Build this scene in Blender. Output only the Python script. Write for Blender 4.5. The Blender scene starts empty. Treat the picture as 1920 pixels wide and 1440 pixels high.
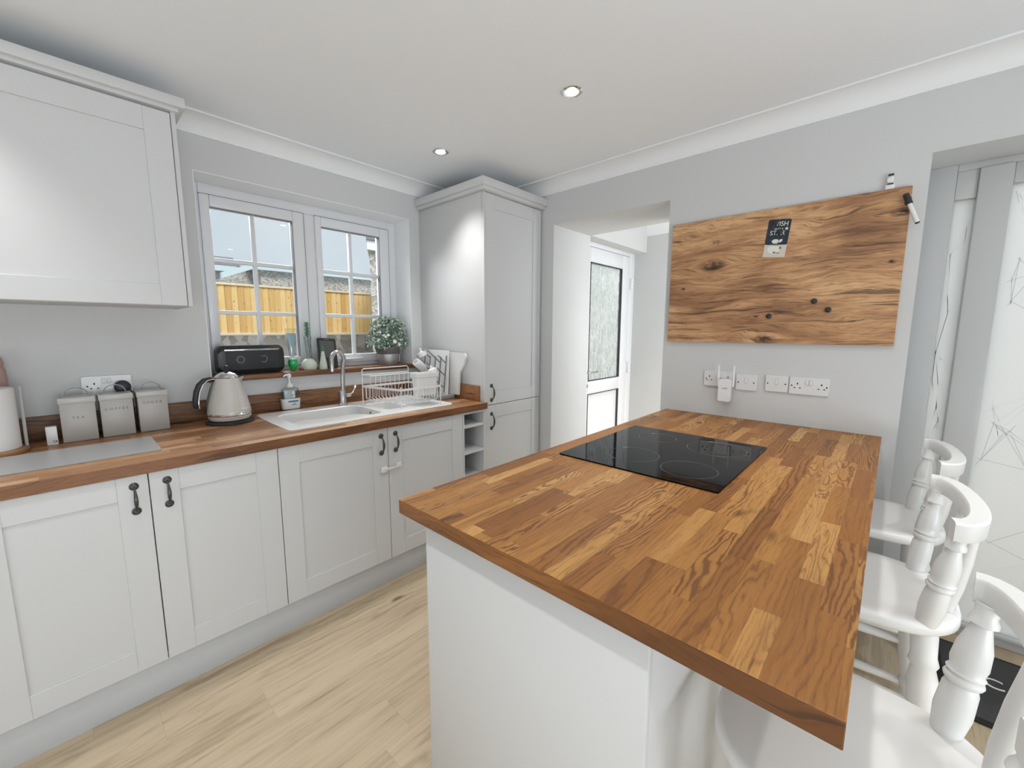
import bpy, bmesh, math, random
from mathutils import Vector, Matrix
R = math.radians
PI = math.pi
scene = bpy.context.scene
COL = scene.collection
rnd = random.Random(7)

# ------------------------------------------------------------------ camera
F_PX, YAW, PITCH, ROLL, CAM_H = 774.83, 0.7422, -0.129, 0.0026, 1.3708
cd = bpy.data.cameras.new('camera'); cam = bpy.data.objects.new('camera', cd); COL.objects.link(cam)
cd.sensor_width = 36; cd.lens = F_PX / 1920 * 36; cd.clip_start = 0.02; cd.clip_end = 200
_F = Vector((math.cos(YAW)*math.cos(PITCH), math.sin(YAW)*math.cos(PITCH), math.sin(PITCH)))
_R0 = Vector((math.sin(YAW), -math.cos(YAW), 0)); _U0 = _R0.cross(_F)
_R = _R0*math.cos(ROLL) + _U0*math.sin(ROLL); _U = -_R0*math.sin(ROLL) + _U0*math.cos(ROLL)
m = Matrix((( _R.x, _U.x, -_F.x, 0), (_R.y, _U.y, -_F.y, 0), (_R.z, _U.z, -_F.z, CAM_H), (0, 0, 0, 1)))
cam.matrix_world = m
scene.camera = cam

# ------------------------------------------------------------------ view, world, fill lights
vs = scene.view_settings
scene.display_settings.display_device = 'sRGB'
vs.view_transform = 'Standard'; vs.look = 'None'; vs.gamma = 1.0; vs.use_curve_mapping = False
vs.exposure = 0.16

w = bpy.data.worlds.new('overcast_sky'); scene.world = w; w.use_nodes = True
nt = w.node_tree; nt.nodes.clear()
out = nt.nodes.new('ShaderNodeOutputWorld'); bg = nt.nodes.new('ShaderNodeBackground')
tc = nt.nodes.new('ShaderNodeTexCoord'); no = nt.nodes.new('ShaderNodeTexNoise'); no.inputs['Scale'].default_value = 2.2
no.inputs['Detail'].default_value = 4
rp = nt.nodes.new('ShaderNodeValToRGB')
rp.color_ramp.elements[0].color = (0.50, 0.60, 0.67, 1); rp.color_ramp.elements[0].position = .3
rp.color_ramp.elements[1].color = (0.66, 0.73, 0.77, 1); rp.color_ramp.elements[1].position = .7
nt.links.new(tc.outputs['Generated'], no.inputs['Vector']); nt.links.new(no.outputs['Fac'], rp.inputs[0])
nt.links.new(rp.outputs[0], bg.inputs[0]); nt.links.new(bg.outputs[0], out.inputs[0])
bg.inputs[1].default_value = 1.0

def light(name, kind, loc, energy, color=(1, 1, 1), rot=(0, 0, 0), **k):
    ld = bpy.data.lights.new(name, kind); ld.energy = energy; ld.color = color
    for a, v in k.items(): setattr(ld, a, v)
    o = bpy.data.objects.new(name, ld); COL.objects.link(o); o.location = loc; o.rotation_euler = rot
    return o
# sun lamp added under the overcast sky to brighten the fence: high behind the house, travelling towards +y, so it only reaches the garden
light('garden_fill_sun', 'SUN', (0, -5, 10), 2.3, (1, .97, .92), (R(42), 0, R(-12)), angle=R(25))
# added fill lights; the openings behind the camera are made up to admit them
light('fill_west_opening', 'AREA', (-2.6, -0.1, 0.4), 28, (.89, .95, 1), (0, R(-138), 0), shape='RECTANGLE', size=1.9, size_y=2.2)
light('fill_side_opening', 'AREA', (0.2, -2.3, 0.5), 95, (.89, .95, 1), (R(133), 0, 0), shape='RECTANGLE', size=2.4, size_y=1.7)
light('fill_passage_door', 'AREA', (3.7, 3.9, 3.0), 12, (.95, .98, 1), (R(-60), 0, 0), shape='RECTANGLE', size=1.6, size_y=1.6)  # added fill, out of sight, brightens the obscure door glass
light('fill_frosted_door', 'AREA', (4.0, -1.6, 2.2), 12, (1, .98, .96), (0, R(65), R(-20)), shape='RECTANGLE', size=1.6, size_y=1.6)  # added fill behind the frosted door, brightens its glass
light('fill_window_reveal', 'AREA', (1.1, 3.9, 2.9), 90, (.93, .97, 1), (R(-62), 0, 0), shape='RECTANGLE', size=2.0, size_y=1.2)  # lamp added outside to brighten the window reveals and sill
light('fill_passage_right', 'AREA', (3.5, -0.1, 1.3), 24, (.95, .975, 1), (R(90), 0, 0), shape='RECTANGLE', size=1.0, size_y=1.8)  # added fill on the unseen right side, brightens the passage
SPOT_W = 30.0

# ------------------------------------------------------------------ materials
def new_mat(name):
    m = bpy.data.materials.new(name); m.use_nodes = True
    return m, m.node_tree, m.node_tree.nodes['Principled BSDF']
def pm(name, col, rough=.5, metal=0., bump=0., bscale=200., coat=0., var=0., spec=None):
    m, nt, b = new_mat(name)
    b.inputs['Base Color'].default_value = (*col, 1); b.inputs['Roughness'].default_value = rough
    b.inputs['Metallic'].default_value = metal; b.inputs['Coat Weight'].default_value = coat
    if spec is not None: b.inputs['Specular IOR Level'].default_value = spec
    tc = nt.nodes.new('ShaderNodeTexCoord')
    n = nt.nodes.new('ShaderNodeTexNoise'); n.inputs['Scale'].default_value = bscale; n.inputs['Detail'].default_value = 3
    nt.links.new(tc.outputs['Object'], n.inputs['Vector'])
    if bump:
        bp = nt.nodes.new('ShaderNodeBump'); bp.inputs['Strength'].default_value = bump; bp.inputs['Distance'].default_value = .002
        nt.links.new(n.outputs['Fac'], bp.inputs['Height']); nt.links.new(bp.outputs[0], b.inputs['Normal'])
    if var:
        mx = nt.nodes.new('ShaderNodeMix'); mx.data_type = 'RGBA'
        mx.inputs[6].default_value = (*[c*(1-var) for c in col], 1); mx.inputs[7].default_value = (*[min(1, c*(1+var)) for c in col], 1)
        nt.links.new(n.outputs['Fac'], mx.inputs[0]); nt.links.new(mx.outputs[2], b.inputs['Base Color'])
    return m

class G:  # tiny node helper
    def __init__(s, nt): s.nt = nt
    def n(s, t, **k):
        nd = s.nt.nodes.new(t)
        for a, v in k.items(): setattr(nd, a, v)
        return nd
    def put(s, sock, v):
        if isinstance(v, (int, float, tuple)): sock.default_value = v
        else: s.nt.links.new(v, sock)
    def m(s, op, a, b=0., c=None):
        nd = s.n('ShaderNodeMath', operation=op); s.put(nd.inputs[0], a); s.put(nd.inputs[1], b)
        if c is not None: s.put(nd.inputs[2], c)
        return nd.outputs[0]
    def xyz(s, x, y, z):
        nd = s.n('ShaderNodeCombineXYZ'); s.put(nd.inputs[0], x); s.put(nd.inputs[1], y); s.put(nd.inputs[2], z); return nd.outputs[0]
    def noise(s, vec, scale=1., detail=4., rough=.55, dist=0.):
        nd = s.n('ShaderNodeTexNoise'); s.put(nd.inputs['Vector'], vec)
        nd.inputs['Scale'].default_value = scale; nd.inputs['Detail'].default_value = detail
        nd.inputs['Roughness'].default_value = rough; nd.inputs['Distortion'].default_value = dist
        return nd.outputs['Fac']
    def ramp(s, f, stops):
        nd = s.n('ShaderNodeValToRGB'); s.put(nd.inputs[0], f); e = nd.color_ramp.elements
        while len(e) < len(stops): e.new(.5)
        for i, (p, c) in enumerate(stops):
            e[i].position = p; e[i].color = (*c, 1) if len(c) == 3 else c
        return nd.outputs[0]
    def mix(s, f, a, b, mode='MIX'):
        nd = s.n('ShaderNodeMix', data_type='RGBA', blend_type=mode); s.put(nd.inputs[0], f)
        s.put(nd.inputs[6], (*a, 1) if isinstance(a, tuple) and len(a) == 3 else a); s.put(nd.inputs[7], (*b, 1) if isinstance(b, tuple) and len(b) == 3 else b)
        return nd.outputs[2]
    def sm(s, v, a, b):
        nd = s.n('ShaderNodeMapRange', interpolation_type='SMOOTHSTEP'); s.put(nd.inputs[0], v)
        nd.inputs[1].default_value = a; nd.inputs[2].default_value = b; return nd.outputs[0]

def stave_mat(name, L, W, pal, dark, rough, seam=.5, sw=.0012, grain=.55, ringk=1., rw=.42, pw=.22, seed=0., coat=0., gs=1., knots=.0):
    """timber staves along local x, W wide in y, length L, each with its own tone and grain"""
    m, nt, b = new_mat(name); g = G(nt)
    tc = g.n('ShaderNodeTexCoord'); sp = g.n('ShaderNodeSeparateXYZ'); nt.links.new(tc.outputs['Object'], sp.inputs[0])
    x, y, z = sp.outputs
    ry = g.m('DIVIDE', g.m('ADD', y, 50 + seed), W); row = g.m('FLOOR', ry); fy = g.m('FRACT', ry)
    wn = g.n('ShaderNodeTexWhiteNoise', noise_dimensions='1D'); g.put(wn.inputs['W'], row)
    sx = g.m('ADD', g.m('DIVIDE', g.m('ADD', x, 50.), L), g.m('MULTIPLY', wn.outputs['Value'], 9.7)); cell = g.m('FLOOR', sx); fx = g.m('FRACT', sx)
    w2 = g.n('ShaderNodeTexWhiteNoise', noise_dimensions='2D'); g.put(w2.inputs['Vector'], g.xyz(cell, row, 0.))
    rv = w2.outputs['Value']; sc = g.n('ShaderNodeSeparateColor'); nt.links.new(w2.outputs['Color'], sc.inputs[0])
    r1, r2 = sc.outputs[0], sc.outputs[1]
    off = g.m('MULTIPLY', rv, 37.)
    # growth rings: y warped by slow noise, then sine
    slow = g.noise(g.xyz(g.m('ADD', g.m('MULTIPLY', x, 1.9*gs), off), g.m('ADD', g.m('MULTIPLY', y, 13.*gs), off), z), 1., 2.5, .5, .5)
    ringf = g.m('ADD', g.m('MULTIPLY', y, 520.*ringk), g.m('MULTIPLY', slow, g.m('ADD', 45., g.m('MULTIPLY', g.m('POWER', r1, 2.), 75.))))
    jit = g.noise(g.xyz(g.m('ADD', g.m('MULTIPLY', x, 22.*gs), off), g.m('MULTIPLY', y, 90.*gs), z), 1., 3., .6)
    rings = g.m('ADD', g.m('MULTIPLY', g.m('SINE', g.m('ADD', ringf, g.m('MULTIPLY', jit, 7.))), .5), .5)
    rings = g.m('MULTIPLY', g.m('POWER', rings, 2.6), g.m('ADD', .18, g.m('MULTIPLY', g.m('MULTIPLY', r2, r2), .95)))
    fine = g.noise(g.xyz(g.m('ADD', g.m('MULTIPLY', x, 9.*gs), off), g.m('ADD', g.m('MULTIPLY', y, 170.*gs), off), g.m('MULTIPLY', z, 170.)), 1., 5., .62, .3)
    mid = g.noise(g.xyz(g.m('ADD', g.m('MULTIPLY', x, 3.2*gs), off), g.m('ADD', g.m('MULTIPLY', y, 30.*gs), off), g.m('MULTIPLY', z, 30.)), 1., 4., .6, .6)
    base = g.ramp(rv, pal)
    pore = g.sm(g.noise(g.xyz(g.m('ADD', g.m('MULTIPLY', x, 16.*gs), off), g.m('ADD', g.m('MULTIPLY', y, 300.*gs), off), z), 1., 2., .6), .60, .72)
    gf = g.m('ADD', g.m('ADD', g.m('MULTIPLY', rings, rw), g.m('MULTIPLY', pore, pw)), g.m('ADD', g.m('MULTIPLY', fine, .55), g.m('MULTIPLY', mid, .6)))
    gd = g.m('MULTIPLY', g.sm(gf, .45, 1.05), grain)
    c = g.mix(gd, base, dark)
    if knots:
        kv = g.noise(g.xyz(g.m('MULTIPLY', x, 5.), g.m('MULTIPLY', y, 11.), off), 1., 1., .5)
        c = g.mix(g.m('MULTIPLY', g.sm(kv, .70, .80), knots), c, tuple(v*.35 for v in dark))
    ey = g.m('MINIMUM', fy, g.m('SUBTRACT', 1., fy)); ex = g.m('MINIMUM', fx, g.m('SUBTRACT', 1., fx))
    sy = g.m('SUBTRACT', 1., g.sm(ey, 0., sw/W)); sxx = g.m('SUBTRACT', 1., g.sm(ex, 0., sw/L))
    c = g.mix(g.m('MULTIPLY', g.m('MAXIMUM', sy, sxx), seam), c, tuple(v*.5 for v in dark))
    nt.links.new(c, b.inputs['Base Color']); b.inputs['Roughness'].default_value = rough
    b.inputs['Coat Weight'].default_value = coat; b.inputs['Coat Roughness'].default_value = .25; b.inputs['Specular IOR Level'].default_value = .36
    bp = g.n('ShaderNodeBump'); bp.inputs['Strength'].default_value = .12; bp.inputs['Distance'].default_value = .001
    g.put(bp.inputs['Height'], fine); nt.links.new(bp.outputs[0], b.inputs['Normal'])
    return m

def rustic_mat(name, cols, axis, dark, grain=1., knots=(), rough=.5, origin=(0, 0), sc=1.):
    """one wide oak board; grain along `axis` ('x' or 'y'), across = z; knots = (along, across, radius) in object space"""
    m, nt, b = new_mat(name); g = G(nt)
    tc = g.n('ShaderNodeTexCoord'); sp = g.n('ShaderNodeSeparateXYZ'); nt.links.new(tc.outputs['Object'], sp.inputs[0])
    a = sp.outputs[0] if axis == 'x' else sp.outputs[1]
    z = sp.outputs[2]; t = g.m('ADD', z, sp.outputs[1] if axis == 'x' else sp.outputs[0])
    warp = 0.
    kd = None
    for (ka, kz, kr) in knots:
        da = g.m('MULTIPLY', g.m('SUBTRACT', a, ka), .55); dz = g.m('SUBTRACT', z, kz)
        d = g.m('SQRT', g.m('ADD', g.m('MULTIPLY', da, da), g.m('MULTIPLY', dz, dz)))
        f = g.m('POWER', 2.718, g.m('MULTIPLY', g.m('DIVIDE', d, kr), -1.1))
        push = g.m('MULTIPLY', f, g.m('MULTIPLY', kr*1.6, g.m('SIGN', dz)))
        warp = push if warp == 0. else g.m('ADD', warp, push)
        core = g.m('SUBTRACT', 1., g.sm(d, kr*.15, kr*.75))
        kd = core if kd is None else g.m('MAXIMUM', kd, core)
    tt = g.m('SUBTRACT', t, warp) if knots else t
    slow = g.noise(g.xyz(g.m('MULTIPLY', a, 1.7*sc), g.m('MULTIPLY', tt, 6.*sc), 3.3), 1., 3., .5, .5)
    tw = g.m('ADD', tt, g.m('MULTIPLY', slow, .14))
    mid = g.noise(g.xyz(g.m('MULTIPLY', a, 3.*sc), g.m('MULTIPLY', tw, 26.*sc), 1.7), 1., 5., .6, .7)
    fine = g.noise(g.xyz(g.m('MULTIPLY', a, 14.*sc), g.m('MULTIPLY', tw, 190.*sc), 5.1), 1., 5., .65, .4)
    crack = g.noise(g.xyz(g.m('MULTIPLY', a, 2.6*sc), g.m('MULTIPLY', tw, 60.*sc), 9.1), 1., 3., .55, .9)
    big = g.noise(g.xyz(g.m('MULTIPLY', a, 2.2*sc), g.m('MULTIPLY', tt, 4.*sc), 7.7), 1., 2., .5, .3)
    c = g.ramp(g.m('ADD', g.m('MULTIPLY', mid, .55), g.m('MULTIPLY', big, .5)), cols)
    c = g.mix(g.m('MULTIPLY', g.sm(fine, .46, .68), .65*grain), c, dark)
    c = g.mix(g.m('MULTIPLY', g.sm(crack, .575, .66), .8*grain), c, tuple(v*.45 for v in dark))
    if knots:
        kn = g.noise(g.xyz(g.m('MULTIPLY', a, 30.), g.m('MULTIPLY', t, 60.), 2.), 1., 3.)
        c = g.mix(g.m('MULTIPLY', kd, g.sm(kn, .25, .6)), c, tuple(v*.3 for v in dark))
    nt.links.new(c, b.inputs['Base Color']); b.inputs['Roughness'].default_value = rough
    bp = g.n('ShaderNodeBump'); bp.inputs['Strength'].default_value = .2; bp.inputs['Distance'].default_value = .001
    g.put(bp.inputs['Height'], fine); nt.links.new(bp.outputs[0], b.inputs['Normal'])
    return m

def glass_mat(name, tint=(1, 1, 1), refl=.08):
    m, nt, b = new_mat(name); nt.nodes.remove(b); g = G(nt)
    t = g.n('ShaderNodeBsdfTransparent'); t.inputs[0].default_value = (*tint, 1)
    gl = g.n('ShaderNodeBsdfGlossy'); gl.inputs['Roughness'].default_value = .01
    fr = g.n('ShaderNodeLayerWeight'); fr.inputs[0].default_value = .25
    ms = g.n('ShaderNodeMixShader'); g.put(ms.inputs[0], g.m('MINIMUM', g.m('ADD', g.m('MULTIPLY', fr.outputs['Fresnel'], .5), refl*.3), .6))
    nt.links.new(t.outputs[0], ms.inputs[1]); nt.links.new(gl.outputs[0], ms.inputs[2])
    nt.links.new(ms.outputs[0], nt.nodes['Material Output'].inputs[0])
    return m
def frosted_mat(name, col, trans=.75, bump=0., bs=(40, 40, 12)):
    m, nt, b = new_mat(name); nt.nodes.remove(b); g = G(nt)
    t = g.n('ShaderNodeBsdfTranslucent'); t.inputs[0].default_value = (*col, 1)
    d = g.n('ShaderNodeBsdfPrincipled'); d.inputs['Base Color'].default_value = (*col, 1); d.inputs['Roughness'].default_value = .25
    rf = g.n('ShaderNodeBsdfRefraction'); rf.inputs['IOR'].default_value = 1.05; rf.inputs['Roughness'].default_value = .25; rf.inputs[0].default_value = (*col, 1)
    tc = g.n('ShaderNodeTexCoord'); mp = g.n('ShaderNodeMapping'); mp.inputs['Scale'].default_value = bs
    nt.links.new(tc.outputs['Object'], mp.inputs[0])
    n = g.noise(mp.outputs[0], 1., 4., .6, .8)
    a1 = g.n('ShaderNodeMixShader'); a1.inputs[0].default_value = 1-trans
    nt.links.new(t.outputs[0], a1.inputs[1]); nt.links.new(d.outputs[0], a1.inputs[2])
    a2 = g.n('ShaderNodeMixShader')
    if bump:
        g.put(a2.inputs[0], g.m('MULTIPLY', g.sm(n, .42, .58), bump))
        bp = g.n('ShaderNodeBump'); bp.inputs['Strength'].default_value = .8; bp.inputs['Distance'].default_value = .004
        g.put(bp.inputs['Height'], n); nt.links.new(bp.outputs[0], rf.inputs['Normal']); nt.links.new(bp.outputs[0], d.inputs['Normal'])
    else: a2.inputs[0].default_value = .0
    nt.links.new(a1.outputs[0], a2.inputs[1]); nt.links.new(rf.outputs[0], a2.inputs[2])
    nt.links.new(a2.outputs[0], nt.nodes['Material Output'].inputs[0])
    return m
def emit_mat(name, col, s):
    m, nt, b = new_mat(name); b.inputs['Base Color'].default_value = (*col, 1)
    b.inputs['Emission Color'].default_value = (*col, 1); b.inputs['Emission Strength'].default_value = s
    return m
def pebble_mat(name, c0, c1, sc=60.):
    m, nt, b = new_mat(name); g = G(nt)
    tc = g.n('ShaderNodeTexCoord'); v = g.n('ShaderNodeTexVoronoi'); v.inputs['Scale'].default_value = sc
    nt.links.new(tc.outputs['Object'], v.inputs['Vector'])
    sc_ = g.n('ShaderNodeSeparateColor'); nt.links.new(v.outputs['Color'], sc_.inputs[0])
    c = g.mix(sc_.outputs[0], c0, c1); nt.links.new(c, b.inputs['Base Color']); b.inputs['Roughness'].default_value = .9
    bp = g.n('ShaderNodeBump'); bp.inputs['Strength'].default_value = .8; bp.inputs['Distance'].default_value = .02
    g.put(bp.inputs['Height'], v.outputs['Distance']); nt.links.new(bp.outputs[0], b.inputs['Normal'])
    return m

M = {}
M['wall'] = pm('wall_paint', (.635, .64, .637), .85, bump=.15, bscale=260)
M['ceil'] = pm('ceiling_paint', (.86, .885, .91), .9, bump=.1, bscale=200)
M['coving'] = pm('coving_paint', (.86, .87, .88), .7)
M['upvc'] = pm('white_window_plastic', (.80, .81, .83), .3)
M['gasket'] = pm('black_gasket', (.05, .05, .06), .6)
M['cab'] = pm('white_cabinet_paint', (.625, .628, .63), .42, bump=.03, bscale=90)
M['cabin'] = pm('cabinet_interior', (.74, .74, .74), .6)
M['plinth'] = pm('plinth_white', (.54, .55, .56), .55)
M['iron'] = pm('antique_iron', (.085, .082, .075), .38, .75, bump=.3, bscale=60)
M['oak'] = stave_mat('butcher_block_oak', .32, .0405, [(0, (.23, .086, .018)), (.3, (.31, .128, .028)), (.6, (.39, .176, .042)), (.85, (.47, .235, .066)), (1, (.58, .33, .115))],
                     (.15, .055, .014), .45, seam=.35, sw=.0008, grain=.95, coat=.0, knots=.85, rw=.55)
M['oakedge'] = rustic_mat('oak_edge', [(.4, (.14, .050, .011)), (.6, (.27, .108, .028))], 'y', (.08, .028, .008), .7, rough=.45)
M['counter'] = stave_mat('oak_counter', .55, .042, [(0, (.25, .105, .038)), (.5, (.43, .21, .088)), (1, (.66, .39, .20))],
                         (.09, .032, .010), .33, seam=.3, sw=.0009, grain=1., coat=.1, pw=.5, seed=3.1, knots=.7, rw=.3)
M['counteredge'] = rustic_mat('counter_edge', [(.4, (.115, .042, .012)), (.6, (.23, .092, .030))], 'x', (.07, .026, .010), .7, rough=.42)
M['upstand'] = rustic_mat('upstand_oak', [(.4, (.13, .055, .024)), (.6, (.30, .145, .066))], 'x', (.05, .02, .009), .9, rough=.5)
M['board'] = rustic_mat('noticeboard_oak', [(.36, (.20, .098, .046)), (.46, (.38, .19, .088)), (.54, (.56, .30, .14)), (.64, (.72, .43, .22))], 'y', (.10, .045, .02), .85,
                        knots=[(-.005, -.30, .04), (-.46, .225, .035), (-.45, .03, .016), (.41, -.03, .012), (.26, .08, .06), (.25, .20, .02), (.04, -.19, .012)], rough=.55)
M['floor'] = stave_mat('oak_laminate_floor', 1.6, .19, [(0, (.48, .38, .25)), (.5, (.55, .44, .305)), (1, (.61, .50, .36))],
                       (.22, .155, .09), .38, seam=.25, sw=.0012, grain=.95, ringk=.12, gs=.3, coat=.05, knots=.8, rw=.14, pw=.15)
M['stool'] = pm('white_painted_stool_wood', (.78, .775, .755), .33, bump=.05, bscale=60)
M['black_glass'] = pm('black_ceramic_glass', (.004, .004, .005), .03, spec=.08)
M['ring_print'] = pm('grey_ring_print', (.10, .10, .105), .3)
M['steel'] = pm('brushed_steel', (.50, .50, .49), .24, 1.)
M['chrome'] = pm('chrome', (.78, .78, .78), .07, 1.)
M['white_plastic'] = pm('white_plastic', (.80, .80, .79), .3)
M['socket'] = pm('socket_plastic', (.74, .74, .73), .3)
M['hole'] = pm('socket_hole_dark', (.015, .013, .012), .6)
M['cream'] = pm('cream_enamel', (.60, .57, .53), .13, coat=.8)
M['tin'] = pm('putty_enamel_tin', (.47, .445, .415), .35)
M['tinlid'] = pm('pale_tin_lid', (.55, .53, .50), .3)
M['grey_text'] = pm('grey_print', (.16, .14, .13), .5)
M['black'] = pm('matt_black', (.02, .02, .022), .45)
M['speaker'] = pm('dark_grey_grille', (.028, .03, .034), .55, bump=.5, bscale=900)
M['speaker_edge'] = pm('black_rubber_frame', (.018, .02, .024), .35)
M['ringgrey'] = pm('grey_speaker_ring', (.13, .135, .145), .5)
M['clear'] = glass_mat('clear_glass')
M['clearplastic'] = glass_mat('clear_plastic', (.86, .90, .91), .12)
M['sink'] = pm('white_ceramic_sink', (.86, .86, .85), .2, coat=.4)
M['glassboard'] = pm('grey_textured_glass', (.37, .375, .38), .3, bump=.2, bscale=400)
M['green'] = pm('green_gel', (.01, .42, .10), .1, coat=.6)
M['clearblue'] = pm('pale_blue_tube', (.45, .56, .62), .15, coat=.5)
M['mint'] = pm('pale_mint_plastic', (.62, .68, .58), .35)
M['bristle'] = pm('green_bristles', (.07, .22, .13), .7)
M['leaf'] = pm('dusty_green_leaf', (.19, .29, .21), .6, var=.5, bscale=40)
M['leafpale'] = pm('pale_sage_leaf', (.52, .60, .50), .6, var=.25, bscale=40)
M['flower'] = pm('cream_petals', (.80, .80, .72), .6)
M['zinc'] = pm('galvanised_zinc', (.50, .51, .50), .38, .7, var=.25, bscale=25)
M['wicker'] = pm('grey_wicker', (.17, .16, .15), .8, bump=.8, bscale=120, var=.5)
M['paper'] = pm('white_paper_roll', (.80, .79, .78), .9, bump=.5, bscale=120)
M['holderwood'] = rustic_mat('holder_wood', [(.3, (.28, .14, .06)), (.7, (.42, .23, .11))], 'x', (.12, .05, .02), .6)
M['pink'] = pm('dusty_pink', (.42, .27, .24), .5)
M['greyplastic'] = pm('grey_rack_plastic', (.17, .175, .18), .45)
M['traygrey'] = pm('grey_tray', (.30, .295, .285), .45)
M['navy'] = pm('navy_card', (.018, .027, .045), .6)
M['cardpale'] = pm('pale_card', (.70, .62, .54), .7)
M['teal'] = pm('teal_label', (.05, .19, .25), .4)
M['screen'] = pm('grey_e_ink_screen', (.085, .088, .09), .35)
M['mat'] = pm('charcoal_doormat', (.055, .055, .056), .95, bump=1., bscale=300)
M['matedge'] = pm('black_mat_edge', (.012, .012, .012), .8)
M['lampglow'] = emit_mat('lamp_face', (1, .93, .72), 9.)
M['bulbamber'] = emit_mat('amber_lamp_rim', (1, .72, .22), 2.2)
M['frost'] = frosted_mat('frosted_film_glass', (.93, .93, .92), .72)
M['upvc_backlit'] = pm('upvc_backlit_shade', (.55, .55, .545), .35)  # white door frame, its backlit shade put into the colour
M['obscure'] = frosted_mat('obscure_door_glass', (.93, .95, .93), .7, bump=.85, bs=(60, 60, 9))
M['filmline'] = pm('iridescent_film_line', (.55, .57, .55), .3)
M['filmlight'] = pm('pale_film_line', (.86, .88, .86), .3)
M['fence'] = None
M['render'] = pebble_mat('pebbledash_render', (.30, .28, .25), (.62, .60, .56), 26.)
M['garden_wall'] = pebble_mat('rough_stone_wall', (.16, .15, .13), (.36, .34, .31), 9.)
M['fascia'] = pm('pale_blue_fascia', (.60, .72, .75), .5)
M['rooftile'] = pm('dark_roof_tiles', (.22, .21, .24), .8, var=.4, bscale=8)
M['patio'] = pm('grey_patio_slabs', (.32, .31, .29), .9, var=.2, bscale=5)
M['switchgrey'] = pm('switch_shadow_line', (.52, .50, .49), .4)

def fence_mat():
    m, nt, b = new_mat('new_softwood_boards'); g = G(nt)
    tc = g.n('ShaderNodeTexCoord'); sp = g.n('ShaderNodeSeparateXYZ'); nt.links.new(tc.outputs['Object'], sp.inputs[0])
    x, y, z = sp.outputs; cell = g.m('FLOOR', g.m('DIVIDE', x, .08))
    wn = g.n('ShaderNodeTexWhiteNoise', noise_dimensions='1D'); g.put(wn.inputs['W'], cell)
    gr = g.noise(g.xyz(g.m('MULTIPLY', x, 60.), wn.outputs['Value'], g.m('MULTIPLY', z, 5.)), 1., 4., .6, .5)
    kn = g.noise(g.xyz(g.m('MULTIPLY', x, 22.), 0., g.m('MULTIPLY', z, 16.)), 1., 1.)
    c = g.ramp(g.m('ADD', g.m('MULTIPLY', wn.outputs['Value'], .5), g.m('MULTIPLY', gr, .5)), [(.2, (.60, .36, .12)), (.5, (.74, .50, .19)), (.8, (.84, .63, .31))])
    c = g.mix(g.m('MULTIPLY', g.sm(kn, .66, .74), .6), c, (.25, .11, .03))
    fx = g.m('FRACT', g.m('DIVIDE', x, .08)); c = g.mix(g.m('MULTIPLY', g.m('SUBTRACT', 1., g.sm(fx, 0., .13)), .7), c, (.30, .15, .05))
    nt.links.new(c, b.inputs['Base Color']); b.inputs['Roughness'].default_value = .8
    return m
M['fence'] = fence_mat()

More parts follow.
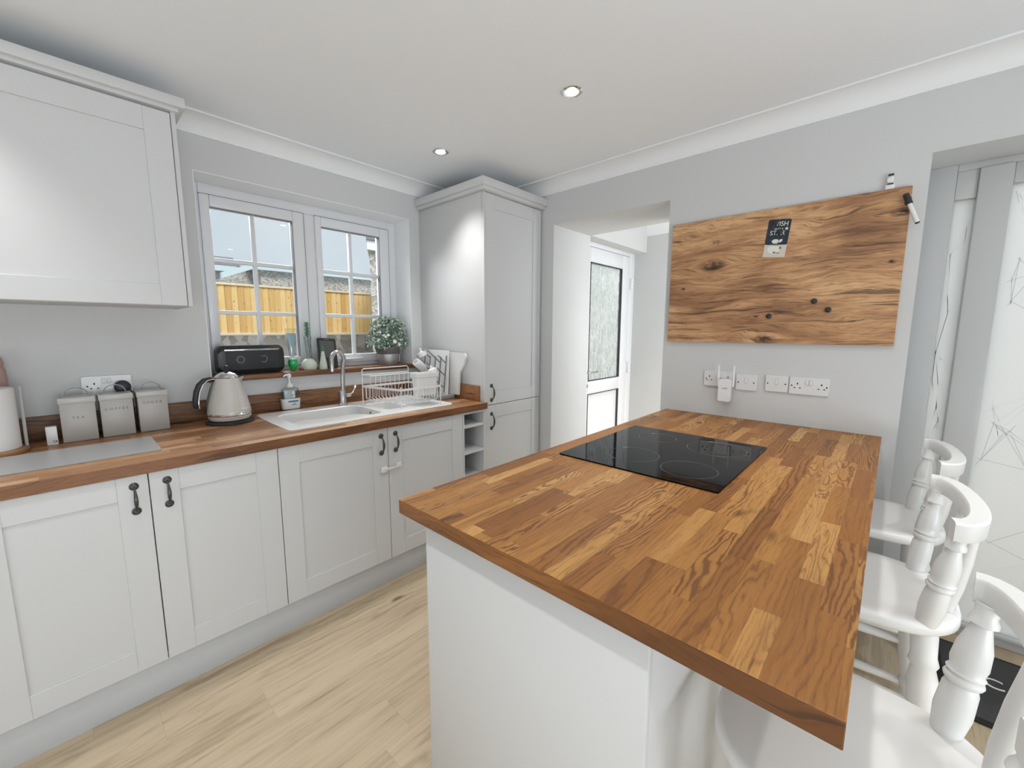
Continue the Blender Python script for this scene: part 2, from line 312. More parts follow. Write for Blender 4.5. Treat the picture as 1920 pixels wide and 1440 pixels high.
# ------------------------------------------------------------------ mesh builder
def frame(d):
    d = d.normalized(); a = Vector((0, 0, 1)) if abs(d.z) < .95 else Vector((1, 0, 0))
    u = a.cross(d).normalized(); return u, d.cross(u).normalized()
class MB:
    def __init__(s): s.v = []; s.f = []; s.mi = []
    def merge(s, bm, mi=0, M4=None):
        o = len(s.v); bm.verts.index_update()
        for v in bm.verts: s.v.append((M4 @ v.co) if M4 else v.co.copy())
        for f in bm.faces: s.f.append([o + v.index for v in f.verts]); s.mi.append(mi)
        bm.free(); return s
    def box(s, x0, x1, y0, y1, z0, z1, bev=0., seg=2, mi=0, M4=None):
        if x1 < x0: x0, x1 = x1, x0
        if y1 < y0: y0, y1 = y1, y0
        if z1 < z0: z0, z1 = z1, z0
        bm = bmesh.new(); bmesh.ops.create_cube(bm, size=1)
        for v in bm.verts: v.co = Vector((x0 + (v.co.x+.5)*(x1-x0), y0 + (v.co.y+.5)*(y1-y0), z0 + (v.co.z+.5)*(z1-z0)))
        if bev: bmesh.ops.bevel(bm, geom=bm.edges[:], offset=bev, segments=seg, affect='EDGES', profile=.5)
        return s.merge(bm, mi, M4)
    def loft(s, rings, cap=True, closed=False, mi=0):
        o = len(s.v); n = len(rings[0])
        for r in rings: s.v += [Vector(p) for p in r]
        k = len(rings); rng = k if closed else k-1
        for i in range(rng):
            a, b = o + i*n, o + ((i+1) % k)*n
            for j in range(n):
                q = (j+1) % n; s.f.append([a+j, a+q, b+q, b+j]); s.mi.append(mi)
        if cap and not closed:
            s.f.append(list(range(o+n-1, o-1, -1))); s.mi.append(mi)
            s.f.append(list(range(o+(k-1)*n, o+k*n))); s.mi.append(mi)
        return s
    def tube(s, pts, r, n=10, cap=True, mi=0, flat=1., closed=False):
        pts = [Vector(p) for p in pts]; rs = r if isinstance(r, (list, tuple)) else [r]*len(pts)
        rings = []; u = None; k = len(pts)
        for i, p in enumerate(pts):
            if closed: d = pts[(i+1) % k] - pts[i-1]
            else: d = (pts[min(i+1, k-1)] - pts[max(i-1, 0)])
            d.normalize()
            if u is None: u, v = frame(d)
            else:
                u = (u - d*u.dot(d)).normalized(); v = d.cross(u)
            rings.append([p + (u*math.cos(t)*rs[i]*flat + v*math.sin(t)*rs[i]) for t in [2*PI*j/n for j in range(n)]])
        return s.loft(rings, cap, closed, mi)
    def lathe(s, prof, c=(0, 0, 0), axis=(0, 0, 1), n=32, mi=0, sx=1., sy=1.):
        c = Vector(c); ax = Vector(axis).normalized()
        if abs(ax.z) > .999: u, v = Vector((1, 0, 0)), Vector((0, 1, 0)) * (1 if ax.z > 0 else -1)
        else: u, v = frame(ax)
        return s.loft([[c + ax*h + u*math.cos(t)*max(r, 1e-4)*sx + v*math.sin(t)*max(r, 1e-4)*sy for t in [2*PI*j/n for j in range(n)]] for r, h in prof], True, False, mi)
    def turned(s, p0, p1, prof, n=20, mi=0):
        p0, p1 = Vector(p0), Vector(p1); L = (p1-p0).length
        return s.lathe([(r, t*L) for t, r in prof], p0, p1-p0, n, mi)
    def disc(s, c, axis, r, th, n=24, mi=0, bev=0.):
        pr = [(r, 0), (r, th)] if not bev else [(r, 0), (r, th-bev), (r-bev, th)]
        return s.lathe(pr, c, axis, n, mi)
    def ring(s, c, axis, R_, r, n=32, k=8, mi=0, a0=0., a1=2*PI, flat=1.):
        c = Vector(c); u, v = frame(Vector(axis)); full = abs(a1-a0-2*PI) < 1e-5
        N = n if full else n+1
        pts = [c + u*math.cos(a0+(a1-a0)*i/n)*R_ + v*math.sin(a0+(a1-a0)*i/n)*R_ for i in range(N)]
        return s.tube(pts, r, k, True, mi, flat, closed=full)
    def outline(s, pts2, z0, z1, bev=0., mi=0, M4=None, center=None):
        """prism of a convex-ish outline with eased edges"""
        cx = sum(p[0] for p in pts2)/len(pts2); cy = sum(p[1] for p in pts2)/len(pts2)
        def rg(z, off):
            rr = []
            for x, y in pts2:
                dx, dy = x-cx, y-cy; L = math.hypot(dx, dy) or 1; rr.append(Vector((x-dx/L*off, y-dy/L*off, z)))
            return rr
        rings = [rg(z0, bev*1.5), rg(z0, bev), rg(z0+bev*.3, bev*.3), rg(z0+bev, 0), rg(z1-bev, 0), rg(z1-bev*.3, bev*.3), rg(z1, bev), rg(z1, bev*1.5)] if bev else [rg(z0, 0), rg(z1, 0)]
        if M4: rings = [[M4 @ p for p in r] for r in rings]
        return s.loft(rings, True, False, mi)
    def text(s, string, size, M4, mi=0, extrude=.0004, align='CENTER', squash=1.):
        cu = bpy.data.curves.new('t', 'FONT'); cu.body = string; cu.size = size; cu.align_x = align; cu.align_y = 'CENTER'; cu.extrude = extrude
        ob = bpy.data.objects.new('t', cu); me = ob.to_mesh()
        o = len(s.v)
        for v in me.vertices: s.v.append(M4 @ Vector((v.co.x*squash, v.co.y, v.co.z)))
        for p in me.polygons: s.f.append([o+i for i in p.vertices]); s.mi.append(mi)
        ob.to_mesh_clear(); bpy.data.objects.remove(ob); bpy.data.curves.remove(cu)
        return s
    def build(s, name, mats, parent=None, loc=None, smooth=35, sidemat=None):
        """vertices are in world coordinates; the object origin goes to loc (or the parent's place)"""
        base = Vector(loc) if loc else (parent_world(parent) if parent else Vector((0, 0, 0)))
        me = bpy.data.meshes.new(name); me.from_pydata([tuple(v-base) for v in s.v], [], s.f)
        mats = mats if isinstance(mats, (list, tuple)) else [mats]
        for m_ in mats: me.materials.append(m_)
        for p, i in zip(me.polygons, s.mi): p.material_index = i; p.use_smooth = bool(smooth)
        bm = bmesh.new(); bm.from_mesh(me); bmesh.ops.recalc_face_normals(bm, faces=bm.faces); bm.to_mesh(me); bm.free()
        if smooth: me.set_sharp_from_angle(angle=R(smooth))
        if sidemat is not None:
            for p in me.polygons:
                if abs(p.normal.z) < .7: p.material_index = sidemat
        o = bpy.data.objects.new(name, me); COL.objects.link(o)
        if parent: o.parent = parent; o.location = base - parent_world(parent)
        else: o.location = base
        return o
WPOS = {}
def parent_world(o):
    p = Vector((0, 0, 0))
    while o: p += o.location; o = o.parent
    return p
def tag(o, label=None, cat=None, group=None, kind=None):
    for k, v in (('label', label), ('category', cat), ('group', group), ('kind', kind)):
        if v: o[k] = v
    return o
def thing(name, label, cat, loc, group=None):
    o = bpy.data.objects.new(name, None); COL.objects.link(o); o.location = loc; o.empty_display_size = .05
    return tag(o, label, cat, group)
def struct(name, mb, mat, **k):
    o = mb.build(name, mat, **k); o['kind'] = 'structure'; return o
def copy_tree(o, parent=None):
    c = o.copy(); COL.objects.link(c)
    if parent: c.parent = parent
    for ch in [q for q in list(bpy.data.objects) if q.parent == o]: copy_tree(ch, c)
    return c

# ------------------------------------------------------------------ dimensions
XE, YN, ZC = 2.4136, 2.589, 2.388          # board wall, window wall, ceiling
XW, YS = -2.0, -1.7
WX0, WX1, WZ0, WZ1 = .514, 1.742, 1.098, 2.145   # window opening
YO0, YO1, ZO = 1.0, 1.82, 2.105            # passage opening
XO = 2.88                                  # its depth
YG, ZG, XG = -.05, 2.075, 2.65             # glazed door opening

# ------------------------------------------------------------------ setting
f = MB().box(XW-.4, 4.6, YS-.2, YN+.3, -.05, 0)
struct('floor', f, M['floor'])
c = MB().box(XW-.2, XE, YS-.2, YN+.3, ZC, ZC+.1)
struct('ceiling', c, M['ceil'])
n = MB()
T = .24
n.box(XW-.2, WX0, YN, YN+T, 0, ZC); n.box(WX1, 2.9, YN, YN+T, 0, ZC+.1)
n.box(WX0, WX1, YN, YN+T, 0, WZ0); n.box(WX0, WX1, YN, YN+T, WZ1, ZC)
struct('wall_north', n, M['wall'], smooth=0)
e = MB()
e.box(XE, XO, YG, YO0, 0, ZC+.1)                       # board wall
e.box(XE, XO, YO1, YN, 0, ZC+.1)                       # pier next to tall cupboard
e.box(XE, XO, YO0, YO1, ZO, ZC+.1)                     # header over the passage
e.box(XE, XG+.12, YS-.2, YG, ZG, ZC+.1)                # header over glazed door
e.box(XE, XG+.12, YS-.2, -1.45, 0, ZG)
struct('wall_east', e, M['wall'], smooth=0)
s_ = MB()
s_.box(XW-.2, -1.0, YS-.2, YS, 0, ZC); s_.box(1.4, XE, YS-.2, YS, 0, ZC)
s_.box(-1.0, 1.4, YS-.2, YS, 0, .45); s_.box(-1.0, 1.4, YS-.2, YS, 2.15, ZC)  # opening made up to admit the side fill light
struct('wall_south', s_, M['wall'], smooth=0)
w_ = MB()
w_.box(XW-.2, XW, YS, -1.2, 0, ZC); w_.box(XW-.2, XW, 1.0, YN, 0, ZC); w_.box(XW-.2, XW, -1.2, 1.0, 2.2, ZC)  # opening made up to admit the west fill light
struct('wall_west', w_, M['wall'], smooth=0)
# passage beyond the opening
p_ = MB(); p_.box(4.2, 4.3, .2, 2.6, 0, 2.6)
struct('wall_passage_end', p_, M['wall'], smooth=0)
p_ = MB(); p_.box(XO, 4.2, 1.965, 2.2, 2.17, 2.6); p_.box(XO, 3.12, 1.965, 2.2, 0, 2.17)
struct('wall_passage_left', p_, M['wall'], smooth=0)
p_ = MB(); p_.box(XO, 4.3, .15, .25, 2.3, 2.6)  # header only, left open below for the passage fill light
struct('wall_passage_right', p_, M['wall'], smooth=0)
p_ = MB(); p_.box(XO, 4.3, .15, 2.2, 2.49, 2.6)
struct('ceiling_passage', p_, M['ceil'])

def coving(name, p0, p1, nrm, zt, drop, proj):
    """concave cornice along p0->p1; nrm points into the room"""
    p0, p1, nrm = Vector(p0), Vector(p1), Vector(nrm)
    prof = [(0, 0), (0, -drop), (.008, -drop)]
    for i in range(9):
        a = PI/2*i/8; prof.append((proj-.008 - (proj-.018)*math.cos(a)*1.0, -drop+.010 + (drop-.016)*math.sin(a) - 0))
    # make it concave: mirror the arc
    prof = [(0, 0), (0, -drop), (.008, -drop)]
    for i in range(9):
        a = PI/2*i/8; prof.append((.008 + (proj-.014)*(1-math.cos(a)), -drop+.004 + (drop-.012)*math.sin(a)))
    prof += [(proj, -.008), (proj, 0)]
    mb = MB(); mb.loft([[p + nrm*a + Vector((0, 0, zt+b)) for a, b in prof] for p in (p0, p1)])
    return struct(name, mb, M['coving'], smooth=40)
coving('trim_1', (XW, YN, 0), (XE, YN, 0), (0, -1, 0), ZC, .078, .10)
coving('trim_2', (XE, YN, 0), (XE, YS, 0), (-1, 0, 0), ZC, .078, .10)
coving('trim_3', (4.2, 2.0, 0), (4.2, .2, 0), (-1, 0, 0), 2.49, .155, .12)

rv = MB()
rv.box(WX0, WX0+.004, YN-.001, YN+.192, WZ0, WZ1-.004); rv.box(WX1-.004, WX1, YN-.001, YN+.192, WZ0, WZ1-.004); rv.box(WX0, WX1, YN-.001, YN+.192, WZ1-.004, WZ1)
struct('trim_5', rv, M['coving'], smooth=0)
# window (uPVC, two casements with Georgian bars)
wf = bpy.data.objects.new('window_1', None); COL.objects.link(wf); wf.location = (1.13, 2.80, WZ0); wf['kind'] = 'structure'
Yf0, Yf1 = 2.778, 2.83
fr = MB()
for a in ((WX0, .567, WZ0, WZ1), (1.683, WX1, WZ0, WZ1), (.567, 1.683, 2.088, WZ1), (.567, 1.683, WZ0, 1.150), (1.095, 1.164, 1.150, 2.088)):
    fr.box(a[0], a[1], Yf0, Yf1, a[2], a[3], .004)
fr.build('window_frame', M['upvc'], wf)
for (a0, a1, g0, g1, vb) in ((.567, 1.095, .612, 1.030, .818), (1.164, 1.683, 1.203, 1.612, 1.403)):
    gz0, gz1 = 1.205, 2.028
    ca = MB()
    y0, y1 = Yf0-.012, Yf1
    ca.box(a0, g0, y0, y1, 1.150, 2.088, .005); ca.box(g1, a1, y0, y1, 1.150, 2.088, .005)
    ca.box(g0, g1, y0, y1, gz1, 2.088, .005); ca.box(g0, g1, y0, y1, 1.150, gz0, .005)
    cs = ca.build('casement', M['upvc'], wf)
    bars = MB(); bars.box(vb-.011, vb+.011, 2.79, 2.818, gz0, gz1, .004)
    for zz in (1.753, 1.467): bars.box(g0, g1, 2.789, 2.817, zz-.011, zz+.011, .004)
    bars.build('glazing_bars', M['upvc'], cs)
    gk = MB()
    gk.box(g1-.004, g1+.0005, 2.77, 2.80, gz0, gz1); gk.box(g0, g1, 2.77, 2.80, gz1-.003, gz1+.0005)
    gk.box(a1-.0005, a1+.003, y0+.003, y1, 1.150, 2.088); gk.box(a0, a1, y0+.003, y1, 2.0875, 2.0905)
    gk.build('gasket', pm('grey_gasket', (.25, .25, .28), .6), cs)
    MB().box(g0, g1, 2.802, 2.806, gz0, gz1).build('pane', M['clear'], cs)
h = MB(); h.box(1.28, 1.36, 2.752, 2.766, 1.165, 1.178, .003); h.tube([(1.30, 2.755, 1.172), (1.33, 2.742, 1.174), (1.44, 2.742, 1.176)], [.007, .008, .006], 8)
h.build('window_handle', M['upvc'], wf)
# timber sill board
sl = MB(); sl.box(.50, 1.79, 2.565, 2.775, 1.098, 1.126, .004)
so = struct('window_sill', sl, M['counteredge'], loc=(1.1, 2.66, 1.1)); so.name = 'trim_4'

# passage door (uPVC, half glazed)
d = bpy.data.objects.new('door_1', None); COL.objects.link(d); d.location = (3.65, 2.12, 0); d['kind'] = 'structure'
MB().box(3.12, 3.20, 2.09, 2.17, 0, 2.17, .003).box(4.09, 4.2, 2.09, 2.17, 0, 2.17, .003).box(3.20, 4.09, 2.09, 2.17, 2.13, 2.17, .003).build('door_frame', M['upvc'], d)
lf = MB()
lf.box(3.205, 3.33, 2.085, 2.15, .03, 2.125, .006).box(3.925, 4.085, 2.085, 2.15, .03, 2.125, .006)
lf.box(3.33, 3.925, 2.085, 2.15, 1.99, 2.125, .006).box(3.33, 3.925, 2.085, 2.15, .77, .895, .006).box(3.33, 3.925, 2.085, 2.15, .03, .18, .006)
lf.box(3.33, 3.925, 2.105, 2.13, .18, .77)
leaf = lf.build('door_leaf', M['upvc'], d)
MB().box(3.33, 3.925, 2.112, 2.12, .895, 1.99).build('obscure_pane', M['obscure'], leaf)
gk = MB()
for (z0, z1) in ((.895, 1.99), (.18, .77)):
    gk.box(3.917, 3.926, 2.083, 2.106, z0, z1); gk.box(3.33, 3.338, 2.083, 2.106, z0, z1); gk.box(3.33, 3.926, 2.083, 2.106, z1-.006, z1+.001); gk.box(3.33, 3.926, 2.083, 2.106, z0-.001, z0+.006)
gk.build('glazing_gasket', M['gasket'], leaf)
h = MB(); h.box(3.245, 3.285, 2.070, 2.086, .80, 1.06, .004)
h.tube([(3.265, 2.075, .985), (3.265, 2.03, .985), (3.29, 2.022, .985), (3.40, 2.022, .988)], [.01, .01, .01, .008], 10)
h.lathe([(.016, 0), (.016, .02)], (3.265, 2.07, .86), (0, -1, 0), 14)
h.build('door_handle', M['steel'], leaf)
for zz in (1.80, .93):
    hg = MB(); hg.box(4.083, 4.12, 2.060, 2.09, zz, zz+.11, .003)
    for k in range(3): hg.lathe([(.012, 0), (.012, .03)], (4.10, 2.062, zz+.004+k*.036), (0, 0, 1), 12)
    hg.build('hinge', M['upvc'], d)

# glazed door with side light in the right-hand opening
d = bpy.data.objects.new('door_2', None); COL.objects.link(d); d.location = (2.68, -.6, 0); d['kind'] = 'structure'
fr = MB()
fr.box(XG+.01, XG+.08, YG-.09, YG, 0, ZG, .003)
fr.box(XG+.01, XG+.08, -1.45, YG-.09, 2.045, ZG, .003)
fr.box(XG-.005, XG+.08, -.300, -.204, 0, 2.045, .006)
fr.box(XG+.01, XG+.08, -.204, YG-.09, 1.93, 2.045, .003); fr.box(XG+.01, XG+.08, -.204, YG-.09, 0, .12, .003)
fr.build('door_frame', M['upvc_backlit'], d)
lf = MB(); lf.box(XG+.005, XG+.075, -1.40, -.300, 1.965, 2.045, .006); lf.box(XG+.005, XG+.075, -1.40, -.300, -.0, .055, .006); lf.box(XG+.005, XG+.075, -1.42, -1.30, .055, 1.965, .006)
lf.box(XG-.012, XG+.005, -1.40, -.300, .045, .062, .003)
lf.build('door_leaf', M['upvc_backlit'], d)
MB().box(XG+.03, XG+.036, -1.30, -.300, .055, 1.965).build('frosted_pane', M['frost'], d)
MB().box(XG+.03, XG+.036, -.204, YG-.09, .12, 1.93).build('side_pane', M['frost'], d)
rl = random.Random(11)
def film(y0, y1, z0, z1, nh, mat, name, n, dist=.35):
    mb = MB(); hubs = [(rl.uniform(y0, y1), rl.uniform(z0, z1)) for _ in range(nh)]
    k = 0
    prs = sorted((math.dist(hubs[i], hubs[j]), i, j) for i in range(nh) for j in range(i))
    for L, i, j in prs:
        if k >= n: break
        a, b = Vector((XG+.0285, *hubs[i])), Vector((XG+.0285, *hubs[j]))
        dd = (b-a); ext = rl.uniform(-.1, .25); a2, b2 = a-dd*ext, b+dd*ext
        cl = lambda p: Vector((p.x, min(max(p.y, y0), y1), min(max(p.z, z0), z1)))
        a2, b2 = cl(a2), cl(b2); t = (b2-a2).normalized().cross(Vector((1, 0, 0)))*.0007
        q = [a2-t, a2+t, b2+t, b2-t]; o = len(mb.v); mb.v += q + [p+Vector((.001, 0, 0)) for p in q]
        mb.f += [[o, o+1, o+2, o+3], [o+7, o+6, o+5, o+4]] + [[o+u, o+(u+1) % 4, o+4+(u+1) % 4, o+4+u] for u in range(4)]; mb.mi += [0]*6; k += 1
    return mb.build(name, mat, d, smooth=0)
film(-1.28, -.31, .07, 1.95, 70, M['filmline'], 'film_pattern', 150)
film(-1.28, -.31, .07, 1.95, 50, M['filmlight'], 'film_pattern_pale', 90)
film(-.203, -.145, .13, 1.92, 26, M['filmlight'], 'film_pattern_side', 60)

# ------------------------------------------------------------------ outside the window
MB().box(-6, 14, YN+T, 7.0, -.35, -.15).build('patio', M['patio']).__setitem__('kind', 'structure')
gw = MB(); gw.box(-3, 9, 7.0, 7.3, -.2, 1.285)
tag(gw.build('garden_wall', M['garden_wall'], loc=(3, 7, 0)), 'rough grey retaining wall under the timber fence outside the window', 'garden wall')
fn = thing('timber_fence', 'yellow new softwood closeboard fence standing on the grey wall outside the window', 'fence', (3, 7.05, 1.29))
fb = MB()
for i in range(148):
    x0 = -2.92 + i*.08; fb.loft([[(x0, 7.05, z), (x0+.084, 7.035, z), (x0+.084, 7.057, z), (x0, 7.06, z)] for z in (1.30, 2.0)])
fb.build('fence_boards', M['fence'], fn, smooth=0)
MB().box(-3, 9, 7.02, 7.09, 2.0, 2.03, .004).build('capping_rail', pm('pale_timber_rail', (.80, .68, .45), .7), fn)
MB().box(-3, 9, 7.01, 7.06, 1.287, 1.325, .004).build('gravel_board', pm('pale_gravel_board', (.66, .60, .50), .7), fn)
bg_ = thing('bungalow', 'low pebbledashed bungalow with pale blue fascia beyond the fence', 'building', (5, 12, 0))
MB().box(3.62, 12, 12.0, 16, 0, 2.88).build('wall', M['render'], bg_, smooth=0)
MB().loft([[(2.85, y, 0), (3.62, y, 0), (3.62, y, 2.88), (3.40, y, 2.88), (2.85, y, 2.62)] for y in (12.6, 14.2)]).build('side_wall', M['render'], bg_, smooth=0)
rf = MB(); rf.loft([[(3.42, y, 3.0), (3.42, y, 2.87), (12, y, 2.87), (12, y, 2.99)] for y in (11.85, 11.99)])
rf.loft([[(2.74, y, 2.72), (2.74, y, 2.58), (3.42, y, 2.87), (3.42, y, 3.0)] for y in (11.85, 11.99)])
rf.build('fascia', M['fascia'], bg_, smooth=0)
MB().box(3.45, 12, 12.0, 16, 2.882, 2.94).build('roof', M['rooftile'], bg_, smooth=0)
b2 = thing('neighbouring_house', 'grey tiled house roof glimpsed left of the bungalow through the window', 'building', (2.6, 15, 0))
MB().box(2, 4.75, 19, 22, 0, 3.7).build('wall', M['render'], b2, smooth=0)
MB().loft([[(2, 18.8, 3.72), (5.0, 18.8, 3.72), (5.0, 18.8, 3.80), (2, 18.8, 3.80)], [(2, 21, 4.3), (5.3, 21, 4.3), (5.3, 21, 4.4), (2, 21, 4.4)]]).build('roof', M['rooftile'], b2, smooth=0)
MB().box(2, 4.85, 18.7, 18.79, 3.55, 3.75).build('fascia', M['fascia'], b2, smooth=0)
ex = thing('house_extension', 'pebbledashed house corner with white fascia seen through the right casement', 'building', (2.8, 4.6, 0))
ft = lambda o_, z0, z1: [[(2.49-o_, 4.5-o_, z), (3.25, 4.5-o_, z), (3.95, 6.8, z), (3.90-o_, 6.8, z)] for z in (z0, z1)]
MB().loft(ft(0, -.2, 2.28)).build('wall', M['render'], ex, smooth=0)
MB().loft(ft(.06, 2.27, 2.37)).build('fascia', M['upvc'], ex, smooth=0)
MB().loft(ft(.08, 2.372, 2.43)).build('roof_edge', M['rooftile'], ex, smooth=0)
# ------------------------------------------------------------------ cabinet helpers
def shaker(x0, x1, z0, z1, yf, th=.02, st=.083, stb=None, stt=None, dep=.007):
    """shaker door facing -y, front face at y=yf"""
    stb = stb or st; stt = stt or st
    mb = MB(); b = .0015
    mb.box(x0, x0+st, yf, yf+th, z0, z1, b, 1); mb.box(x1-st, x1, yf, yf+th, z0, z1, b, 1)
    mb.box(x0+st, x1-st, yf, yf+th, z1-stt, z1, b, 1); mb.box(x0+st, x1-st, yf, yf+th, z0, z0+stb, b, 1)
    mb.box(x0+st-.002, x1-st+.002, yf+dep, yf+th-.001, z0+stb-.002, z1-stt+.002)
    return mb
def pull(x, z0, z1, yf):
    """vertical bow handle with oval rosettes"""
    mb = MB(); L = z1-z0
    for zz, s_ in ((z1-.010, 1), (z0+.010, -1)):
        mb.lathe([(.0135, 0), (.0135, .0018), (.010, .004), (.0065, .007)], (x, yf, zz), (0, -1, 0), 18, sx=1., sy=1.)
    pts, rs = [], []
    for i in range(17):
        t = i/16; z = z1-.010 - t*(L-.020); bow = math.sin(PI*t)**.55*.024
        pts.append((x, yf-.004-bow, z)); rs.append(.0028 + .0034*math.sin(PI*t)**2)
    mb.tube(pts, rs, 10)
    return mb
def base_cab(label, x0, x1, doors, group=None):
    """doors = list of (x0,x1,handle_x)"""
    t = thing('base_cabinet', label, 'cabinet', ((x0+x1)/2, 1.93, 0), group)
    cb = MB()
    cb.box(x0, x0+.018, 1.925, 2.50, .138, .869); cb.box(x1-.018, x1, 1.925, 2.50, .138, .869)
    cb.box(x0+.018, x1-.018, 1.925, 2.50, .138, .156); cb.box(x0+.018, x1-.018, 2.49, 2.50, .156, .869); cb.box(x0+.018, x1-.018, 1.925, 1.99, .76, .775)
    cb.build('carcass', M['cabin'], t, smooth=0)
    for (a, b, hx) in doors:
        dd = shaker(a+.0015, b-.0015, .140, .866, 1.904).build('door', M['cab'], t)
        if hx: pull(hx, .728, .838, 1.904).build('handle', M['iron'], dd)
    return t
base_cab('white shaker base cabinet under the grey glass board, left of the sink unit', -.252, .589, [(-.252, .168, .128), (.168, .589, .218)])
base_cab('white shaker sink base cabinet fastened with a child lock strap', .589, 1.631, [(.589, 1.115, 1.076), (1.115, 1.631, 1.160)])
base_cab('white shaker base cabinet cut off by the left edge of the photo', -1.10, -.252, [(-1.10, -.676, -.716), (-.676, -.252, -.636)])
# open rack
t = thing('open_shelf_rack', 'narrow white open pigeonhole rack between sink unit and tall cabinet', 'shelf', (1.727, 1.93, 0))
cb = MB(); cb.box(1.632, 1.644, 1.906, 2.50, .138, .869, .001); cb.box(1.808, 1.824, 1.906, 2.50, .138, .869, .001); cb.box(1.644, 1.808, 2.2, 2.212, .138, .869); cb.box(1.644, 1.808, 1.906, 2.2, .138, .156); cb.box(1.644, 1.808, 1.906, 2.2, .853, .869)
cb.build('carcass', M['cab'], t, smooth=0)
for zz in (.764, .595, .425, .28): MB().box(1.644, 1.808, 1.908, 2.2, zz, zz+.016, .001).build('shelf', M['cab'], t)
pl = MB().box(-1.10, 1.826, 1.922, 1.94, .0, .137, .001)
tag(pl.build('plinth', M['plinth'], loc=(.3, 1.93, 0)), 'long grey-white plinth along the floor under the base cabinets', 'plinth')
# child lock
t = thing('child_safety_lock', 'white plastic child lock strap across the sink cabinet doors', 'lock', (1.12, 1.903, .65))
MB().box(1.068, 1.100, 1.890, 1.904, .632, .664, .005).build('latch_pad', M['white_plastic'], t)
MB().box(1.155, 1.188, 1.892, 1.904, .640, .668, .004).build('anchor_pad', M['white_plastic'], t)
MB().box(1.082, 1.172, 1.887, 1.891, .643, .658, .0015).build('strap', pm('pinkish_white_strap', (.80, .72, .70), .4), t)

# worktop with sink cut-out
SX0, SX1, SY0, SY1 = .672, 1.640, 1.995, 2.495
wt = thing('kitchen_worktop', 'long oak block worktop under the window carrying sink and kettle', 'worktop', (.4, 1.91, .91))
tp = MB()
for a in ((-1.10, SX0+.02, 1.888, 2.587), (SX1-.02, 1.826, 1.888, 2.587), (SX0+.02, SX1-.02, 1.888, SY0+.02), (SX0+.02, SX1-.02, SY1-.02, 2.587)):
    tp.box(a[0], a[1], a[2], a[3], .870, .910)
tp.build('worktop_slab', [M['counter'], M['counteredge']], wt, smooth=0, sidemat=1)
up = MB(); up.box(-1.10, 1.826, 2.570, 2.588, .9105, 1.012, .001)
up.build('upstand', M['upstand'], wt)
up = MB(); up.box(1.808, 1.8255, 1.955, 2.570, .9105, 1.012, .001)
up.build('side_upstand', rustic_mat('side_upstand_oak', [(.3, (.20, .085, .032)), (.7, (.36, .17, .07))], 'y', (.07, .03, .012), .9), wt)

# sink
sk = thing('ceramic_sink', 'white ceramic one and a half bowl sink with drainer set in worktop', 'sink', (1.15, 2.24, .91))
def rrect(x0, x1, y0, y1, r, n=6):
    pts = []
    for cx, cy, a0 in ((x1-r, y1-r, 0), (x0+r, y1-r, PI/2), (x0+r, y0+r, PI), (x1-r, y0+r, 1.5*PI)):
        for i in range(n+1):
            a = a0 + PI/2*i/n; pts.append((cx+r*math.cos(a), cy+r*math.sin(a)))
    return pts
BOWLS = ((.735, 1.195, 2.045, 2.395, .07, .165), (1.230, 1.395, 2.105, 2.375, .04, .10), (1.425, 1.615, 2.03, 2.46, .03, .006))
bm = bmesh.new()
def addloop(pts, z):
    vs_ = [bm.verts.new((x, y, z)) for x, y in pts]; es = [bm.edges.new((vs_[i], vs_[(i+1) % len(vs_)])) for i in range(len(vs_))]; return vs_, es
top = .9175
alle = []; rimv, re = addloop(rrect(SX0+.004, SX1-.004, SY0+.004, SY1-.004, .03), top); alle += re
bl = []
for (x0, x1, y0, y1, r, dp) in BOWLS:
    vv, ee = addloop(rrect(x0, x1, y0, y1, r), top); alle += ee; bl.append(vv)
bmesh.ops.triangle_fill(bm, use_beauty=True, edges=alle)
def bridge(a, b):
    for i in range(len(a)):
        j = (i+1) % len(a); bm.faces.new((a[i], a[j], b[j], b[i]))
outer2, _ = addloop(rrect(SX0, SX1, SY0, SY1, .032), top-.004); bridge(rimv, outer2)
outer3, _ = addloop(rrect(SX0, SX1, SY0, SY1, .032), .9102); bridge(outer2, outer3)
for (x0, x1, y0, y1, r, dp), vv in zip(BOWLS, bl):
    prev = vv
    for q, (ins, dz) in enumerate(((.004, .004), (.010, dp*.5), (.018, dp*.85), (.035, dp))):
        ins = min(ins, dp*.9+.002); r2 = max(r-ins*.5, .008)
        nv, _ = addloop(rrect(x0+ins, x1-ins, y0+ins, y1-ins, r2), top-dz); bridge(prev, nv); prev = nv
    bm.faces.new(prev)
skm = MB(); skm.merge(bm)
skm.build('sink_body', M['sink'], sk)
dr = MB()
for i in range(7): dr.tube([(1.445+i*.025, 2.06, .9135), (1.445+i*.025, 2.43, .9135)], .003, 6)
dr.build('drainer_ribs', M['sink'], sk)
# moulded step in the main bowl
st = [(.77, 2.075), (.85, 2.062), (1.05, 2.062), (1.15, 2.085), (1.165, 2.16), (1.14, 2.22), (1.07, 2.245), (1.00, 2.235), (.93, 2.255), (.86, 2.285), (.79, 2.27), (.755, 2.20), (.752, 2.13)]
def smooth_loop(pts, it=2):
    for _ in range(it):
        q = []
        for i in range(len(pts)):
            a, b = pts[i], pts[(i+1) % len(pts)]; q += [(a[0]*.75+b[0]*.25, a[1]*.75+b[1]*.25), (a[0]*.25+b[0]*.75, a[1]*.25+b[1]*.75)]
        pts = q
    return pts
sp = smooth_loop(st)
skm = MB(); skm.outline(sp, .88, .893, .004)
skm.build('washing_up_bowl_insert', pm('cream_inner_bowl', (.70, .69, .65), .25), sk)
ww = MB(); ww.lathe([(.006, 0), (.006, .002)], (1.188, 2.21, .893), (-1, 0, 0), 14); ww.build('overflow', M['black'], sk)
